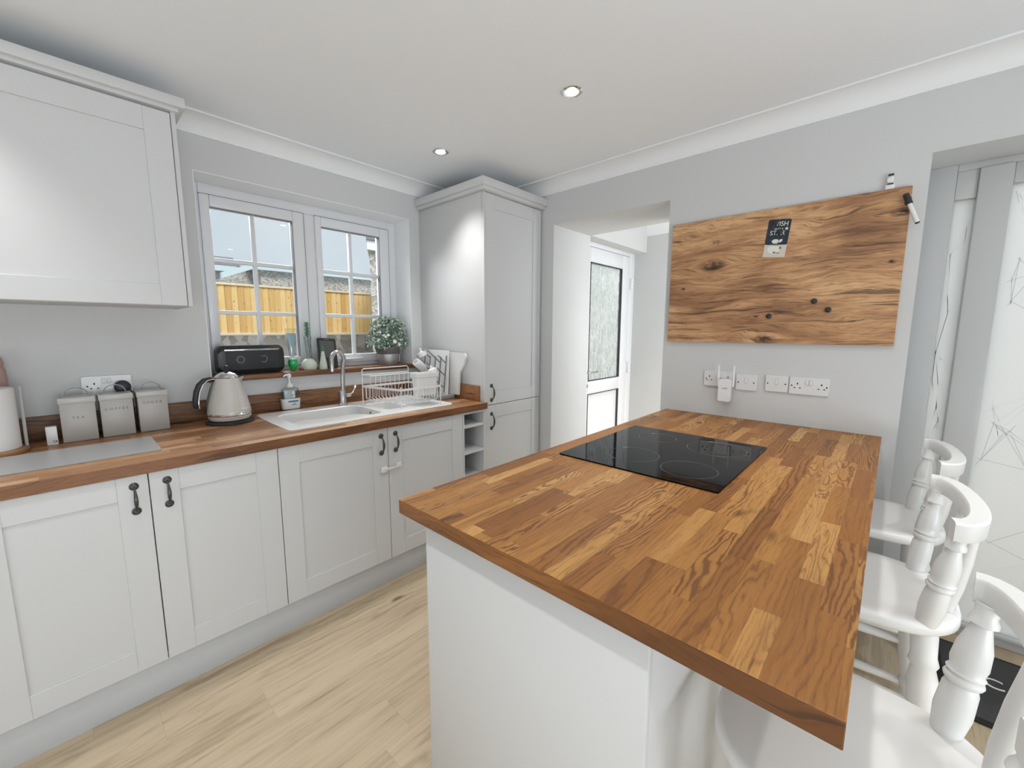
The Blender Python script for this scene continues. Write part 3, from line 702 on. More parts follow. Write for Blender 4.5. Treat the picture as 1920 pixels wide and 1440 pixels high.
ww = MB(); ww.lathe([(.02, 0), (.02, .0015), (.012, .0025)], (1.31, 2.24, .8178), (0, 0, 1), 20)
ww.build('plug_strainer', M['steel'], sk)

# tap
tpp = thing('kitchen_mixer_tap', 'brushed steel swan neck mixer tap behind the sink bowl', 'tap', (1.13, 2.43, .9175))
bd = MB(); bd.lathe([(.026, 0), (.026, .008), (.021, .012), (.021, .085), (.018, .092)], (1.13, 2.43, .9175), n=28)
bd.build('tap_body', M['steel'], tpp)
pts = [(1.133, 2.43, 1.0), (1.135, 2.428, 1.08), (1.137, 2.424, 1.15), (1.135, 2.417, 1.175)]
cx, cz, rr = 1.092, 1.185, .0
for i in range(0, 13):
    a = PI*i/12; pts.append((1.093+.043*math.cos(a), 2.405-.03*(i/12), 1.192+.050*math.sin(a)))
pts += [(1.049, 2.373, 1.165), (1.049, 2.372, 1.132)]
MB().tube(pts, [.0125]*len(pts), 16).build('spout', M['steel'], tpp)
lv = MB(); lv.lathe([(.012, 0), (.012, .03), (.009, .034)], (1.15, 2.432, .975), (1, .1, .05), 16)
lv.tube([(1.178, 2.435, .977), (1.198, 2.435, .99), (1.215, 2.435, 1.022)], [.004, .004, .0045], 8); lv.lathe([(.007, 0), (.007, .012)], (1.213, 2.435, 1.018), (.2, 0, 1), 10)
lv.build('lever', M['chrome'], tpp)

# tall cabinet
tc_ = thing('tall_larder_cabinet', 'tall white two-door larder cabinet reaching almost to the ceiling', 'cabinet', (2.11, 1.95, 0))
MB().box(1.828, 2.408, 1.938, 2.586, .0, 2.215, .001).build('carcass', M['cab'], tc_)
ud = shaker(1.846, 2.395, .884, 2.212, 1.920, st=.085); ud = ud.build('door', M['cab'], tc_)
pull(1.893, .905, 1.020, 1.920).build('handle', M['iron'], ud)
ld = shaker(1.846, 2.395, .140, .880, 1.920, st=.085).build('door', M['cab'], tc_)
pull(1.893, .715, .832, 1.920).build('handle', M['iron'], ld)
MB().box(1.828, 1.843, 1.914, 1.938, 0, 2.212, .001).build('end_panel', M['cab'], tc_)
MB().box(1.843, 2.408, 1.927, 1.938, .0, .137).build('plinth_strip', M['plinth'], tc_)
MB().box(1.802, 2.4125, 1.890, 2.588, 2.217, 2.24, .005).box(1.79, 2.4125, 1.878, 2.588, 2.238, 2.286, .004).build('cornice', M['cab'], tc_)

# wall cabinet
uc = thing('wall_cabinet', 'large white shaker wall cabinet above the tea tins', 'cabinet', (0, 2.4, 1.47))
MB().box(-1.10, .386, 2.252, 2.588, 1.470, 2.245, .001).build('carcass', M['cab'], uc)
MB().box(.388, .404, 2.236, 2.588, 1.468, 2.245, .001).build('end_panel', M['cab'], uc)
shaker(-.372, .385, 1.471, 2.235, 2.230, st=.085, stt=.088).build('door', M['cab'], uc)
shaker(-1.10, -.375, 1.471, 2.235, 2.230, st=.085).build('door', M['cab'], uc)
MB().box(-1.10, .415, 2.222, 2.588, 2.2455, 2.262, .003).box(-1.10, .436, 2.205, 2.588, 2.260, 2.300, .005).build('cornice', M['cab'], uc)

# ------------------------------------------------------------------ island
IX0, IX1, IY0, IY1 = .590, XE-.001, .0005, .963
isl = thing('island_worktop', 'large butcher block oak breakfast bar top joined to the board wall', 'worktop', (1.5, .48, .91))
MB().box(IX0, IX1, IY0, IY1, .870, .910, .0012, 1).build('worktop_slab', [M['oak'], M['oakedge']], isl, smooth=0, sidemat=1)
ib = thing('island_base_unit', 'white panelled base unit under the butcher block breakfast bar', 'cabinet', (1.5, .6, 0))
MB().box(.618, .636, .255, .880, 0, .869, .001).build('end_panel', M['cab'], ib)
MB().box(.6365, XE-.002, .262, .280, 0, .869, .001).build('back_panel', M['cab'], ib)
MB().box(.6365, XE-.002, .2805, .86, .10, .869).build('carcass', M['cabin'], ib)
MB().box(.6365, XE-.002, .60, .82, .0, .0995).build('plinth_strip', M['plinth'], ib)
for k in range(3):
    x0 = .640 + k*.59; q = MB().box(x0, x0+.587, .861, .880, .14, .866, .0015); q.build('door', M['cab'], ib)

hb = thing('induction_hob', 'black glass induction hob set flush in the breakfast bar', 'hob', (1.54, .61, .910))
MB().outline(rrect(1.228, 1.856, .328, .888, .008, 3), .9105, .9150, .001).build('glass_top', M['black_glass'], hb)
rg = MB()
for (x, y, r_) in ((1.404, .675, .092), (1.372, .462, .088), (1.70, .71, .075), (1.69, .47, .105)):
    rg.ring((x, y, .9151), (0, 0, 1), r_, .0008, 64, 4)
rg.build('ring_marks', M['ring_print'], hb)

# ------------------------------------------------------------------ noticeboard wall
nb = MB().box(2.392, 2.4126, -.003, .969, 1.310, 1.957, .0015, 1)
tag(nb.build('oak_noticeboard', [M['board']], loc=(2.40, .483, 1.633)), 'wide rustic oak magnetic board hung on the wall above the sockets', 'noticeboard')
def wallM(x, y, z, rot=0.):   # text/plate on the board wall, facing -x; local X -> -y, local Y -> z
    return Matrix.Translation((x, y, z)) @ Matrix(((0, 0, -1, 0), (-1, 0, 0, 0), (0, 1, 0, 0), (0, 0, 0, 1))) @ Matrix.Rotation(rot, 4, 'Z')
# card: sheared by perspective only; hangs slightly rotated
cdm = wallM(2.3905, .458, 1.815, R(-6))
nc = thing('greeting_card', 'small navy and cream star card pinned on the oak noticeboard', 'card', (2.3905, .458, 1.815))
def cardbox(x0, x1, y0, y1, d0, d1, mat, name, r=.0):
    q = MB(); pts = rrect(x0, x1, y0, y1, r or .0005, 3); q.outline(pts, d0, d1, 0, 0, cdm); return q.build(name, mat, nc, smooth=0)
cardbox(-.047, .047, -.088, .088, 0, .0008, M['cardpale'], 'card_sheet')
cardbox(-.047, .047, -.030, .088, .0009, .0012, M['navy'], 'navy_panel', .006)
tx = MB()
tx.text('WISH', .030, cdm @ Matrix.Translation((.004, .066, .0015)), squash=.9); tx.text('upon a', .014, cdm @ Matrix.Translation((0, .045, .0015)))
tx.text('STAR', .030, cdm @ Matrix.Translation((-.002, .024, .0015)), squash=.9)
star = []
for i in range(10):
    r_ = .009 if i % 2 == 0 else .004; a = PI/2 + i*PI/5; star.append((.033+r_*math.cos(a), .044+r_*math.sin(a)))
tx.outline(star, .0013, .0018, 0, 0, cdm)
rs = random.Random(4)
for _ in range(12):
    x, y = rs.uniform(-.043, .043), rs.uniform(-.02, .084); tx.outline([(x-.0007, y), (x, y-.0007), (x+.0007, y), (x, y+.0007)], .0013, .0016, 0, 0, cdm)
tx.build('lettering', M['flower'], nc, smooth=0)
an = MB()
def ell(cx, cy, a, b, rot=0, n=18): return [(cx+a*math.cos(t)*math.cos(rot)-b*math.sin(t)*math.sin(rot), cy+a*math.cos(t)*math.sin(rot)+b*math.sin(t)*math.cos(rot)) for t in [2*PI*i/n for i in range(n)]]
an.outline(ell(-.005, -.052, .027, .020), .0014, .0019, 0, 0, cdm); an.outline(ell(-.003, -.014, .016, .010), .0014, .0019, 0, 0, cdm); an.outline(ell(.017, -.012, .010, .006, .8), .0014, .0019, 0, 0, cdm)
an.build('white_animal_drawing', M['flower'], nc, smooth=0)
an = MB()
an.outline(ell(-.002, -.029, .018, .004), .0020, .0023, 0, 0, cdm); an.outline(ell(.022, -.045, .004, .006), .0020, .0023, 0, 0, cdm); an.outline(ell(.0, -.066, .006, .004), .0020, .0023, 0, 0, cdm); an.outline(ell(.015, -.068, .008, .002), .002, .0023, 0, 0, cdm)
an.build('drawing_shadows', M['grey_text'], nc, smooth=0)
for k, (y, z, lb) in enumerate(((.287, 1.509, 'black round magnet, upper one of the pair low on the oak board'), (.232, 1.468, 'black round magnet, lower one of the pair low on the oak board'),
                                (.465, 1.444, 'black round magnet alone at lower middle of the oak board'), (.468, 1.888, 'black round magnet on the top lettering of the card'), (.447, 1.843, 'black round magnet on the STAR lettering of the card'))):
    x = 2.3915 if k < 3 else 2.3875
    q = MB().lathe([(.0125, 0), (.0125, .004), (.009, .006), (.007, .013), (.0105, .015), (.0105, .018), (.008, .0195)], (x, y, z), (-1, 0, 0), 20)
    tag(q.build('round_magnet', M['black'], loc=(x, y, z)), lb, 'magnet', 'magnets on the oak board')
pn = thing('whiteboard_marker', 'white marker pen with black cap clipped to the board corner', 'pen', (2.385, 0, 1.88))
a, b, c_ = Vector((2.378, .016, 1.925)), Vector((2.376, .000, 1.882)), Vector((2.374, -.029, 1.806))
MB().turned(a, b, [(0, .006), (.05, .010), (.95, .011), (1, .0105)], 14).build('cap', M['black'], pn)
MB().turned(b, c_, [(0, .008), (.93, .0085), (1, .008)], 14).build('barrel', M['white_plastic'], pn)
MB().turned(c_, c_+(c_-b)*.06, [(0, .008), (1, .006)], 14).build('end_plug', M['black'], pn)
MB().box(2.3785, 2.3915, -.004, .016, 1.885, 1.91, .002).build('clip', M['black'], pn)
hk = thing('wall_clip', 'small white clip fixed to the wall above the noticeboard corner', 'clip', (2.41, .066, 1.985))
MB().box(2.398, 2.413, .052, .082, 1.958, 1.978, .003).box(2.401, 2.413, .056, .079, 1.978, 2.012, .003).lathe([(.011, 0), (.011, .008)], (2.402, .067, 1.995), (-1, 0, 0), 16).build('clip_body', M['white_plastic'], hk)
MB().box(2.3985, 2.402, .058, .076, 2.012, 2.020, .001).build('clip_jaw', M['black'], hk); MB().box(2.3965, 2.401, .057, .077, 1.978, 1.982, .001).build('clip_jaw', M['black'], hk)

# sockets; local frame through a matrix so they can face -x or -y
def plate(name, label, Mx, w_, h_, items, cat='socket', group=None):
    """Mx: local X right, Y up, Z out of the wall"""
    o = thing(name, label, cat, Mx.translation, group)
    MB().outline(rrect(-w_/2, w_/2, -h_/2, h_/2, .006, 4), 0, .009, .003, 0, Mx).build('plate', M['socket'], o)
    rk = []
    def hole(pts): MB().outline(pts, .0075, .0093, 0, 0, Mx).build('pin_hole', M['hole'], o, smooth=0)
    for it in items:
        if it[0] == 'gang':
            _, x, y = it
            for (a, b2_, ww_, hh_) in ((0, .012, .0045, .008), (-.011, -.008, .0065, .004), (.011, -.008, .0065, .004)):
                hole(ell(x+a, y+b2_, ww_*.62, hh_*.62, 0, 12))
        elif it[0] == 'hole': hole(ell(it[1], it[2], .0034, .0034, 0, 12))
        elif it[0] == 'rock': rk.append(it)
    for _, x, y in rk:
        q = MB(); p = [Vector((x-.0055, y-.011, .009)), Vector((x+.0055, y-.011, .009)), Vector((x+.0055, y+.011, .009)), Vector((x-.0055, y+.011, .009))]
        p2 = [Vector((x-.0055, y-.011, .0135)), Vector((x+.0055, y-.011, .0135)), Vector((x+.0055, y+.011, .0105)), Vector((x-.0055, y+.011, .0105))]
        q.loft([[Mx @ v for v in p], [Mx @ v for v in p2]]); sw = q.build('rocker_switch', M['socket'], o, smooth=0)
        q = MB(); q.box(x-.0068, x+.0068, y-.0125, y+.0125, .0088, .0093, M4=Mx); q.build('switch_surround', M['switchgrey'], o, smooth=0)
    return o
S = lambda y, z: wallM(2.4130, y, z)
plate('double_socket', 'white double socket partly hidden behind the wifi extender', S(.683, 1.112), .148, .083, [('gang', -.045, .0), ('hole', -.062, 0), ('rock', -.006, .018), ('rock', .008, .018), ('gang', .048, 0)])
plate('fused_switch', 'white single switch plate between wifi extender and the next plate', S(.547, 1.104), .098, .083, [('hole', -.036, 0), ('hole', .036, 0), ('rock', 0, .010)], 'switch')
plate('fused_switch', 'white single switch plate touching the double socket on its right', S(.411, 1.110), .098, .083, [('hole', -.038, 0), ('hole', .038, 0), ('rock', 0, .010)], 'switch')
plate('double_socket', 'white double socket, rightmost plate below the noticeboard', S(.279, 1.108), .158, .083, [('gang', -.045, -.002), ('hole', -.068, 0), ('hole', .07, 0), ('rock', -.007, .018), ('rock', .008, .018), ('gang', .05, -.002)])
# wifi extender
wx = thing('wifi_extender', 'white plug-in wifi extender with two raised aerials below the board', 'wifi extender', (2.36, .655, 1.06))
Wm = wallM(2.372, .6385, 1.058)
MB().outline(rrect(-.031, .031, -.062, .058, .010, 5), -.026, .012, .004, 0, Wm).build('extender_body', M['white_plastic'], wx)
MB().text('tp-link', .009, Wm @ Matrix.Translation((.003, .012, .0125))).build('logo', M['grey_text'], wx, smooth=0)
for sx in (-1, 1):
    MB().tube([Wm @ Vector((sx*.036, .02, -.01)), Wm @ Vector((sx*.037, .045, -.01)), Wm @ Vector((sx*.037, .125, -.01)), Wm @ Vector((sx*.037, .132, -.01))], [.0055, .0055, .0042, .002], 10).build('aerial', M['white_plastic'], wx)

# left socket on the window wall (facing -y)
def nM(x, y, z): return Matrix.Translation((x, y, z)) @ Matrix(((1, 0, 0, 0), (0, 0, -1, 0), (0, 1, 0, 0), (0, 0, 0, 1)))
plate('double_socket', 'white double socket on the window wall behind the tea tins', nM(.128, 2.5885, 1.122), .165, .088, [('gang', -.042, -.002), ('hole', -.064, 0), ('rock', -.012, .022), ('rock', .006, .022)])
pg = thing('black_plug', 'black appliance plug in the socket behind the coffee tin', 'plug', (.172, 2.56, 1.11))
MB().lathe([(.024, 0), (.029, .006), (.029, .026), (.022, .036), (.012, .039)], (.175, 2.579, 1.112), (0, -1, 0), 20).build('plug_body', pm('navy_black_plastic', (.012, .012, .025), .4), pg)
MB().tube([(.19, 2.545, 1.10), (.203, 2.560, 1.09), (.203, 2.566, 1.03), (.205, 2.566, .96), (.30, 2.5655, .916), (.42, 2.5655, .914)], .0035, 8).build('flex', M['black'], pg)

# ------------------------------------------------------------------ counter objects
for k, (x0, x1, y0, word, lz, lb) in enumerate(((-.029, .079, 2.446, 'TEA', 1.020, 'putty metal canister lettered TEA, leftmost of the three'), (.088, .197, 2.454, 'COFFEE', 1.040, 'putty metal canister lettered COFFEE, middle of the three'),
                                               (.209, .317, 2.462, 'SUGAR', 1.052, 'putty metal canister lettered SUGAR, nearest the kettle'))):
    t = thing('storage_canister', lb, 'canister', ((x0+x1)/2, y0+.05, .9102), 'kitchen canisters')
    MB().box(x0+.002, x1-.002, y0+.002, y0+.098, .9105, 1.080, .003).build('tin_body', M['tin'], t)
    MB().box(x0-.001, x1+.001, y0-.001, y0+.101, 1.068, 1.094, .004).build('lid', M['tinlid'], t)
    xm = (x0+x1)/2; pts = [(xm-.050, y0+.05, 1.0965), (xm-.038, y0+.05, 1.0965)] + [(xm-.036*math.cos(PI*i/12), y0+.05, 1.098+.032*math.sin(PI*i/12)) for i in range(13)] + [(xm+.038, y0+.05, 1.0965), (xm+.050, y0+.05, 1.0965)]
    MB().tube(pts, .0022, 8).build('wire_handle', M['steel'], t)
    MB().text(' '.join(word), .0155, nM(xm-.0015, y0+.0018, lz-.010), squash=1.0).build('lettering', M['grey_text'], t, smooth=0)
sb = thing('small_white_box', 'small white box with a grey mark left of the TEA tin', 'box', (-.055, 2.45, .9102))
MB().box(-.071, -.040, 2.44, 2.468, .9103, .985, .002).build('carton', M['white_plastic'], sb)
MB().ring((-.049, 2.4393, .925), (0, 1, 0), .004, .0009, 14, 5).box(-.0447, -.043, 2.4387, 2.4395, .921, .929).build('printed_mark', M['grey_text'], sb)
pr = thing('kitchen_roll_holder', 'white kitchen roll on a round wooden holder at left edge', 'kitchen roll', (-.20, 2.44, .9102))
MB().lathe([(.090, 0), (.092, .006), (.090, .014), (.078, .018)], (-.205, 2.41, .9102), n=40).build('holder_base', M['holderwood'], pr)
MB().lathe([(.018, 0), (.072, 0), (.073, .004), (.073, .222), (.070, .226), (.018, .226)], (-.205, 2.41, .929), n=40).build('paper_roll', M['paper'], pr)
MB().tube([(-.122, 2.43, .92), (-.119, 2.43, 1.155)], .005, 10).build('retaining_rod', pm('pale_grey_rod', (.50, .50, .50), .3), pr)
MB().lathe([(.010, 0), (.010, .245), (.014, .25), (.014, .262), (.006, .27)], (-.205, 2.41, .928), n=16).build('spindle', M['holderwood'], pr)
pk = thing('pink_bottle', 'dusty pink bottle at the left edge behind the kitchen roll', 'bottle', (-.20, 2.545, .9102))
MB().lathe([(.025, 0), (.028, .005), (.028, .27), (.026, .30), (.022, .315)], (-.178, 2.536, .9103), n=24).build('bottle_body', M['pink'], pk)
MB().lathe([(.022, 0), (.024, .012), (.020, .035), (.010, .045)], (-.178, 2.536, 1.2255), n=20).build('cap', M['pink'], pk)
# glass worktop saver
gb = MB().outline(rrect(-.42, .228, 2.032, 2.315, .010, 3), .9104, .9155, .001)
tag(gb.build('glass_chopping_board', M['glassboard'], loc=(-.1, 2.17, .91)), 'long grey textured glass worktop saver in front of the tins', 'chopping board')

# kettle
kt = thing('kettle', 'cream retro dome kettle with chrome trim and black handle', 'kettle', (.545, 2.42, .9102))
KC = (.545, 2.42, .9102)
MB().lathe([(.098, 0), (.102, .003), (.102, .010), (.090, .016)], KC, n=44).build('power_base', M['black'], kt)
MB().lathe([(.078, .017), (.086, .020), (.092, .032), (.094, .042)], KC, n=44).build('lower_body', M['cream'], kt)
MB().lathe([(.094, .0425), (.0965, .045), (.0965, .050), (.094, .053)], KC, n=44).build('chrome_band', M['chrome'], kt)
MB().lathe([(.0935, .0535), (.092, .070), (.086, .100), (.077, .135), (.066, .172), (.056, .205), (.050, .224)], KC, n=44).build('upper_body', M['cream'], kt)
MB().lathe([(.0505, .2245), (.052, .229), (.050, .233), (.040, .243), (.022, .253), (.008, .256)], KC, n=44).build('lid', M['chrome'], kt)
q = MB().lathe([(.009, .2565), (.010, .262), (.006, .265)], KC, n=20); q.lathe([(.004, .262), (.010, .266), (.013, .274), (.010, .283), (.003, .286)], KC, n=20); q.build('lid_knob', M['black'], kt)
hd = Vector((-.90, .06, 0)).normalized()
def kp(r_, z): return Vector((KC[0], KC[1], KC[2]+z)) + hd*r_
hp = [kp(.048, .213), kp(.068, .222), kp(.092, .216), (kp(.112, .195)), kp(.124, .165), kp(.131, .130), kp(.133, .098), kp(.131, .085)]
MB().tube(hp, [.009, .011, .013, .014, .014, .013, .012, .007], 12, flat=.75).build('handle', M['black'], kt)
MB().tube([p + Vector((.0, -.011, 0)) - hd*.010 for p in hp], [.003]*8, 8).build('handle_trim', M['chrome'], kt)
MB().tube([kp(.082, .060), kp(.086, .085), kp(.078, .13), kp(.066, .175), kp(.055, .205)], [.008, .010, .010, .009, .006], 10).build('water_gauge', pm('smoky_gauge', (.10, .10, .10), .1, coat=.8), kt)
sd = -hd
def ks(r_, z): return Vector((KC[0], KC[1], KC[2]+z)) + sd*r_
MB().loft([[ks(.046, .195)+Vector((0, -.012, 0)), ks(.046, .195)+Vector((0, .012, 0)), ks(.047, .226)+Vector((0, .02, 0)), ks(.047, .226)+Vector((0, -.02, 0))], [ks(.058, .203)+Vector((0, -.004, 0)), ks(.058, .203)+Vector((0, .004, 0)), ks(.070, .229)+Vector((0, .008, 0)), ks(.070, .229)+Vector((0, -.008, 0))]]).build('spout', M['chrome'], kt)
q = MB()
for (a, zz) in ((-1.75, .075),):
    pass
fa = Vector((-.02, -1, 0)).normalized(); q.box(.575, .600, KC[1]-.0875, KC[1]-.0845, KC[2]+.073, KC[2]+.077, .0005); q.build('maker_mark', M['white_plastic'], kt)

# soap in caddy behind the sink
sp_ = thing('hand_soap_dispenser', 'clear pump soap bottle in a white holder behind the sink', 'soap dispenser', (.872, 2.535, .918))
def orr(cx, cy, a, b, n=32, p=3.): 
    o_ = []
    for i in range(n):
        t_ = 2*PI*i/n; c2, s2 = math.cos(t_), math.sin(t_); o_.append((cx+a*abs(c2)**(2/p)*(1 if c2 >= 0 else -1), cy+b*abs(s2)**(2/p)*(1 if s2 >= 0 else -1)))
    return o_
def stackloft(cx, cy, spec, p=3.):
    return [[Vector((x, y, z)) for x, y in orr(cx, cy, a, b, 32, p)] for a, b, z in spec]
MB().loft(stackloft(.872, 2.537, [(.046, .026, .9182), (.048, .028, .922), (.051, .030, .978), (.047, .026, .978), (.046, .025, .93)])).build('holder', M['white_plastic'], sp_)
MB().loft(stackloft(.872, 2.537, [(.043, .022, .931), (.044, .023, .98), (.046, .024, 1.02), (.044, .023, 1.036), (.025, .018, 1.044)])).build('bottle', M['clearplastic'], sp_)
MB().loft(stackloft(.868, 2.537, [(.030, .015, .932), (.030, .015, 1.026)])).build('bottle_label', pm('white_back_label', (.72, .75, .75), .4), sp_)
MB().lathe([(.008, 0), (.008, .001)], (.880, 2.5118, 1.012), (0, -1, 0), 20).lathe([(.005, 0), (.005, .001)], (.882, 2.5118, .992), (0, -1, 0), 16).build('round_emblem', M['flower'], sp_)
pu = MB().lathe([(.017, 0), (.016, .012), (.009, .022), (.005, .026), (.005, .052), (.011, .054), (.012, .070), (.008, .078)], (.872, 2.537, 1.0445), n=20)
pu.tube([(.872, 2.537, 1.112), (.852, 2.525, 1.116), (.836, 2.515, 1.110)], [.006, .0055, .004], 8); pu.build('pump', M['white_plastic'], sp_)
MB().box(.850, .904, 2.5055, 2.507, .960, .969, .0003).build('label_band', M['teal'], sp_)
MB().box(.866, .892, 2.5055, 2.507, .943, .946).box(.872, .890, 2.5055, 2.507, .951, .953).build('label_print', M['grey_text'], sp_)

# dish rack (white wire)
dk = thing('wire_dish_rack', 'white wire dish drainer rack standing on the sink drainer', 'dish rack', (1.45, 2.22, .918))
A, B_, C_, D_ = Vector((1.305, 2.062, 0)), Vector((1.600, 2.062, 0)), Vector((1.600, 2.385, 0)), Vector((1.232, 2.385, 0))
A = Vector((1.302, 2.062, 0)); D_ = Vector((1.232, 2.375, 0)); B_ = Vector((1.585, 2.062, 0)); C_ = Vector((1.56, 2.375, 0))
Z = lambda v, z: Vector((v.x, v.y, z))
for p in (A, B_, C_, D_): MB().tube([Z(p, .9180), Z(p, 1.045)], .0032, 8).build('corner_post', M['white_plastic'], dk)
q = MB(); q.tube([Z(D_, 1.04), Z(D_, 1.125), Z(D_.lerp(C_, .03), 1.135), Z(C_.lerp(D_, .03), 1.135), Z(C_, 1.125), Z(C_, 1.04)], .003, 8)
q.build('back_hoop', M['white_plastic'], dk)
q = MB()
def band(p0, p1, z0, z1, t_=.0015):
    dd = (p1-p0).normalized(); nn = Vector((-dd.y, dd.x, 0))*t_
    q.loft([[Z(p0-nn, z0), Z(p0+nn, z0), Z(p0+nn, z1), Z(p0-nn, z1)], [Z(p1-nn, z0), Z(p1+nn, z0), Z(p1+nn, z1), Z(p1-nn, z1)]])
for p0, p1 in ((A, B_), (B_, C_), (C_, D_), (D_, A)): band(p0, p1, 1.020, 1.033)
q.build('rim_band', M['white_plastic'], dk, smooth=0)
q = MB()
for p0, p1, n_ in ((A, B_, 13), (C_, D_, 13), (D_, A, 11), (B_, C_, 11)):
    cen = (A+C_)/2
    for i in range(1, n_):
        a = p0.lerp(p1, i/n_); b = a.lerp(cen, .12)
        q.tube([Z(a, 1.022), Z(a, .955), Z(b, .942)], .0016, 6)
for i in range(1, 14):
    a = A.lerp(B_, i/14).lerp((A+C_)/2, .1); b = D_.lerp(C_, i/14).lerp((A+C_)/2, .1); q.tube([Z(a, .942), Z(b, .942)], .0016, 6)
for i in range(0, 5):
    a = A.lerp(D_, .1+i*.2); b = B_.lerp(C_, .1+i*.2); q.tube([Z(a, .940), Z(b, .940)], .0018, 6)
q.build('basket_wires', M['white_plastic'], dk)
q = MB()   # upper cup shelf at the back left
for i in range(9):
    a = D_.lerp(C_, i/10); q.tube([Z(a, 1.098), Z(a + Vector((0, -.10, 0)), 1.098), Z(a + Vector((0, -.10, 0)), 1.03)], .0018, 6)
q.tube([Z(D_, 1.098), Z(C_, 1.098)], .003, 8); q.tube([Z(D_+Vector((0, -.10, 0)), 1.098), Z(C_+Vector((0, -.10, 0)), 1.098)], .003, 8)
q.build('upper_tier', M['white_plastic'], dk)
cu = thing('cutlery_holder', 'white plastic cutlery caddy hooked in the dish rack', 'caddy', (1.50, 2.10, .99))
MB().loft(stackloft(1.502, 2.108, [(.070, .030, .975), (.073, .033, 1.0), (.077, .037, 1.082), (.084, .044, 1.084), (.086, .046, 1.112), (.082, .042, 1.112), (.070, .030, 1.05)], 6.)).build('caddy_body', M['white_plastic'], cu)
MB().loft(stackloft(1.502, 2.108, [(.085, .045, 1.0855), (.0855, .0455, 1.0875)], 6.)).build('rim_line', M['switchgrey'], cu)

# bottle drying rack
br = thing('bottle_drying_rack', 'white upright bottle drying rack with grey branching pegs', 'drying rack', (1.74, 2.33, .9105))
MB().outline(rrect(1.655, 1.802, 2.175, 2.50, .015, 4), .9106, .938, .004).build('drip_tray', M['traygrey'], br)
q = MB()
lean = lambda y, z: Vector((1.742+(z-.94)*.10, y, z))
pan = [(2.19, .939), (2.49, .939), (2.50, 1.235), (2.205, 1.235)]
q.loft([[lean(y, z) for y, z in pan], [lean(y, z)+Vector((.006, 0, 0)) for y, z in pan]])
q.build('back_panel', M['white_plastic'], br, smooth=0)
for (y, z0, z1) in ((2.225, .95, 1.20), (2.285, .95, 1.19), (2.345, .98, 1.19), (2.405, .98, 1.19), (2.465, 1.02, 1.19)):
    q = MB(); q.tube([lean(y, z0)+Vector((-.004, 0, 0)), lean(y-.004, z1)+Vector((-.004, 0, 0))], .0038, 8)
    zz = z0+.03
    while zz < z1+.01:
        p = lean(y, zz)+Vector((-.004, 0, 0)); q.tube([p, p+Vector((-.055, .012, .055))], [.0042, .0036], 8); zz += .085
    q.build('peg_branch', M['greyplastic'], br)
def bottle(lb, p, d_, L, r_, name='baby_bottle'):
    p = Vector(p); d_ = Vector(d_).normalized(); t = thing(name, lb, 'bottle', p, 'bottles on the drying rack')
    MB().lathe([(r_*.9, 0), (r_, .01), (r_, L*.75), (r_*.85, L*.85), (r_*.85, L)], p, d_, 24).build('bottle_body', M['white_plastic'], t)
    MB().lathe([(r_*.55, 0), (r_*.52, .001)], p-d_*.0012, -d_, 20).build('base_ring', M['switchgrey'], t)
    return t
bottle('white upturned bottle on the drying rack beside the window reveal', (1.655, 2.42, 1.155), (.75, .1, -.6), .11, .030)
t = thing('bottle_teat', 'white plastic teat and collar at the top of the drying rack', 'bottle part', (1.70, 2.44, 1.20), 'bottle parts on the drying rack')
MB().lathe([(.030, 0), (.032, .008), (.030, .028), (.015, .034), (.008, .045), (.010, .055), (.004, .06)], (1.715, 2.42, 1.19), (-.3, .2, .9), 24).build('collar_and_teat', M['white_plastic'], t)
t = thing('bottle_teat', 'white teat ring low on the drying rack above the caddy', 'bottle part', (1.70, 2.28, 1.11), 'bottle parts on the drying rack')
MB().lathe([(.034, 0), (.035, .01), (.030, .022), (.012, .030), (.007, .045), (.003, .05)], (1.690, 2.275, 1.09), (-.35, .1, .9), 24).build('collar_and_teat', M['white_plastic'], t)
# white funnel-shaped jug / board behind the rack
wj = MB(); out_ = [(2.10, .99+.0), (2.135, .945), (2.19, .945), (2.22, 1.225), (2.065, 1.215), (2.055, 1.195), (2.07, 1.14), (2.105, 1.10)]
wj.loft([[Vector((1.795, y, z)) for y, z in out_], [Vector((1.803, y, z)) for y, z in out_]])
wj = MB(); out_ = [(2.13, .9385), (2.30, .9385), (2.30, 1.222), (2.06, 1.222), (2.05, 1.20), (2.075, 1.14), (2.115, 1.09)]
wj.loft([[Vector((1.785, y, z)) for y, z in out_], [Vector((1.800, y, z)) for y, z in out_]])
tag(wj.build('white_cutting_board', M['white_plastic'], loc=(1.79, 2.2, .94)), 'white plastic board standing behind the peg rack against tall cabinet', 'chopping board')

# ------------------------------------------------------------------ sill objects
SZ = 1.1262
sk_ = thing('portable_speaker', 'black portable speaker with two grey rings on the window sill', 'speaker', (.715, 2.66, SZ))
def octo(x, s0, s1): 
    hy, hz, c2 = .048*s0, .079*s1, .026*s0; cy, cz = 2.665, SZ+.080
    return [Vector((x, cy+a, cz+b)) for a, b in ((-hy, -hz+c2), (-hy+c2*.6, -hz), (hy-c2*.6, -hz), (hy, -hz+c2), (hy, hz-c2), (hy-c2*.6, hz), (-hy+c2*.6, hz), (-hy, hz-c2))]
MB().loft([octo(.558, .9, .72), octo(.572, .98, .93), octo(.585, 1, 1), octo(.855, 1, 1), octo(.868, .98, .93), octo(.882, .9, .72)]).build('speaker_body', M['speaker_edge'], sk_, smooth=20)
MB().box(.592, .850, 2.6165, 2.618, SZ+.028, SZ+.128, .0005).build('grille', M['speaker'], sk_)
MB().ring((.660, 2.6155, SZ+.082), (0, 1, 0), .0175, .004, 28, 8, flat=.4).build('driver_ring', M['ringgrey'], sk_)
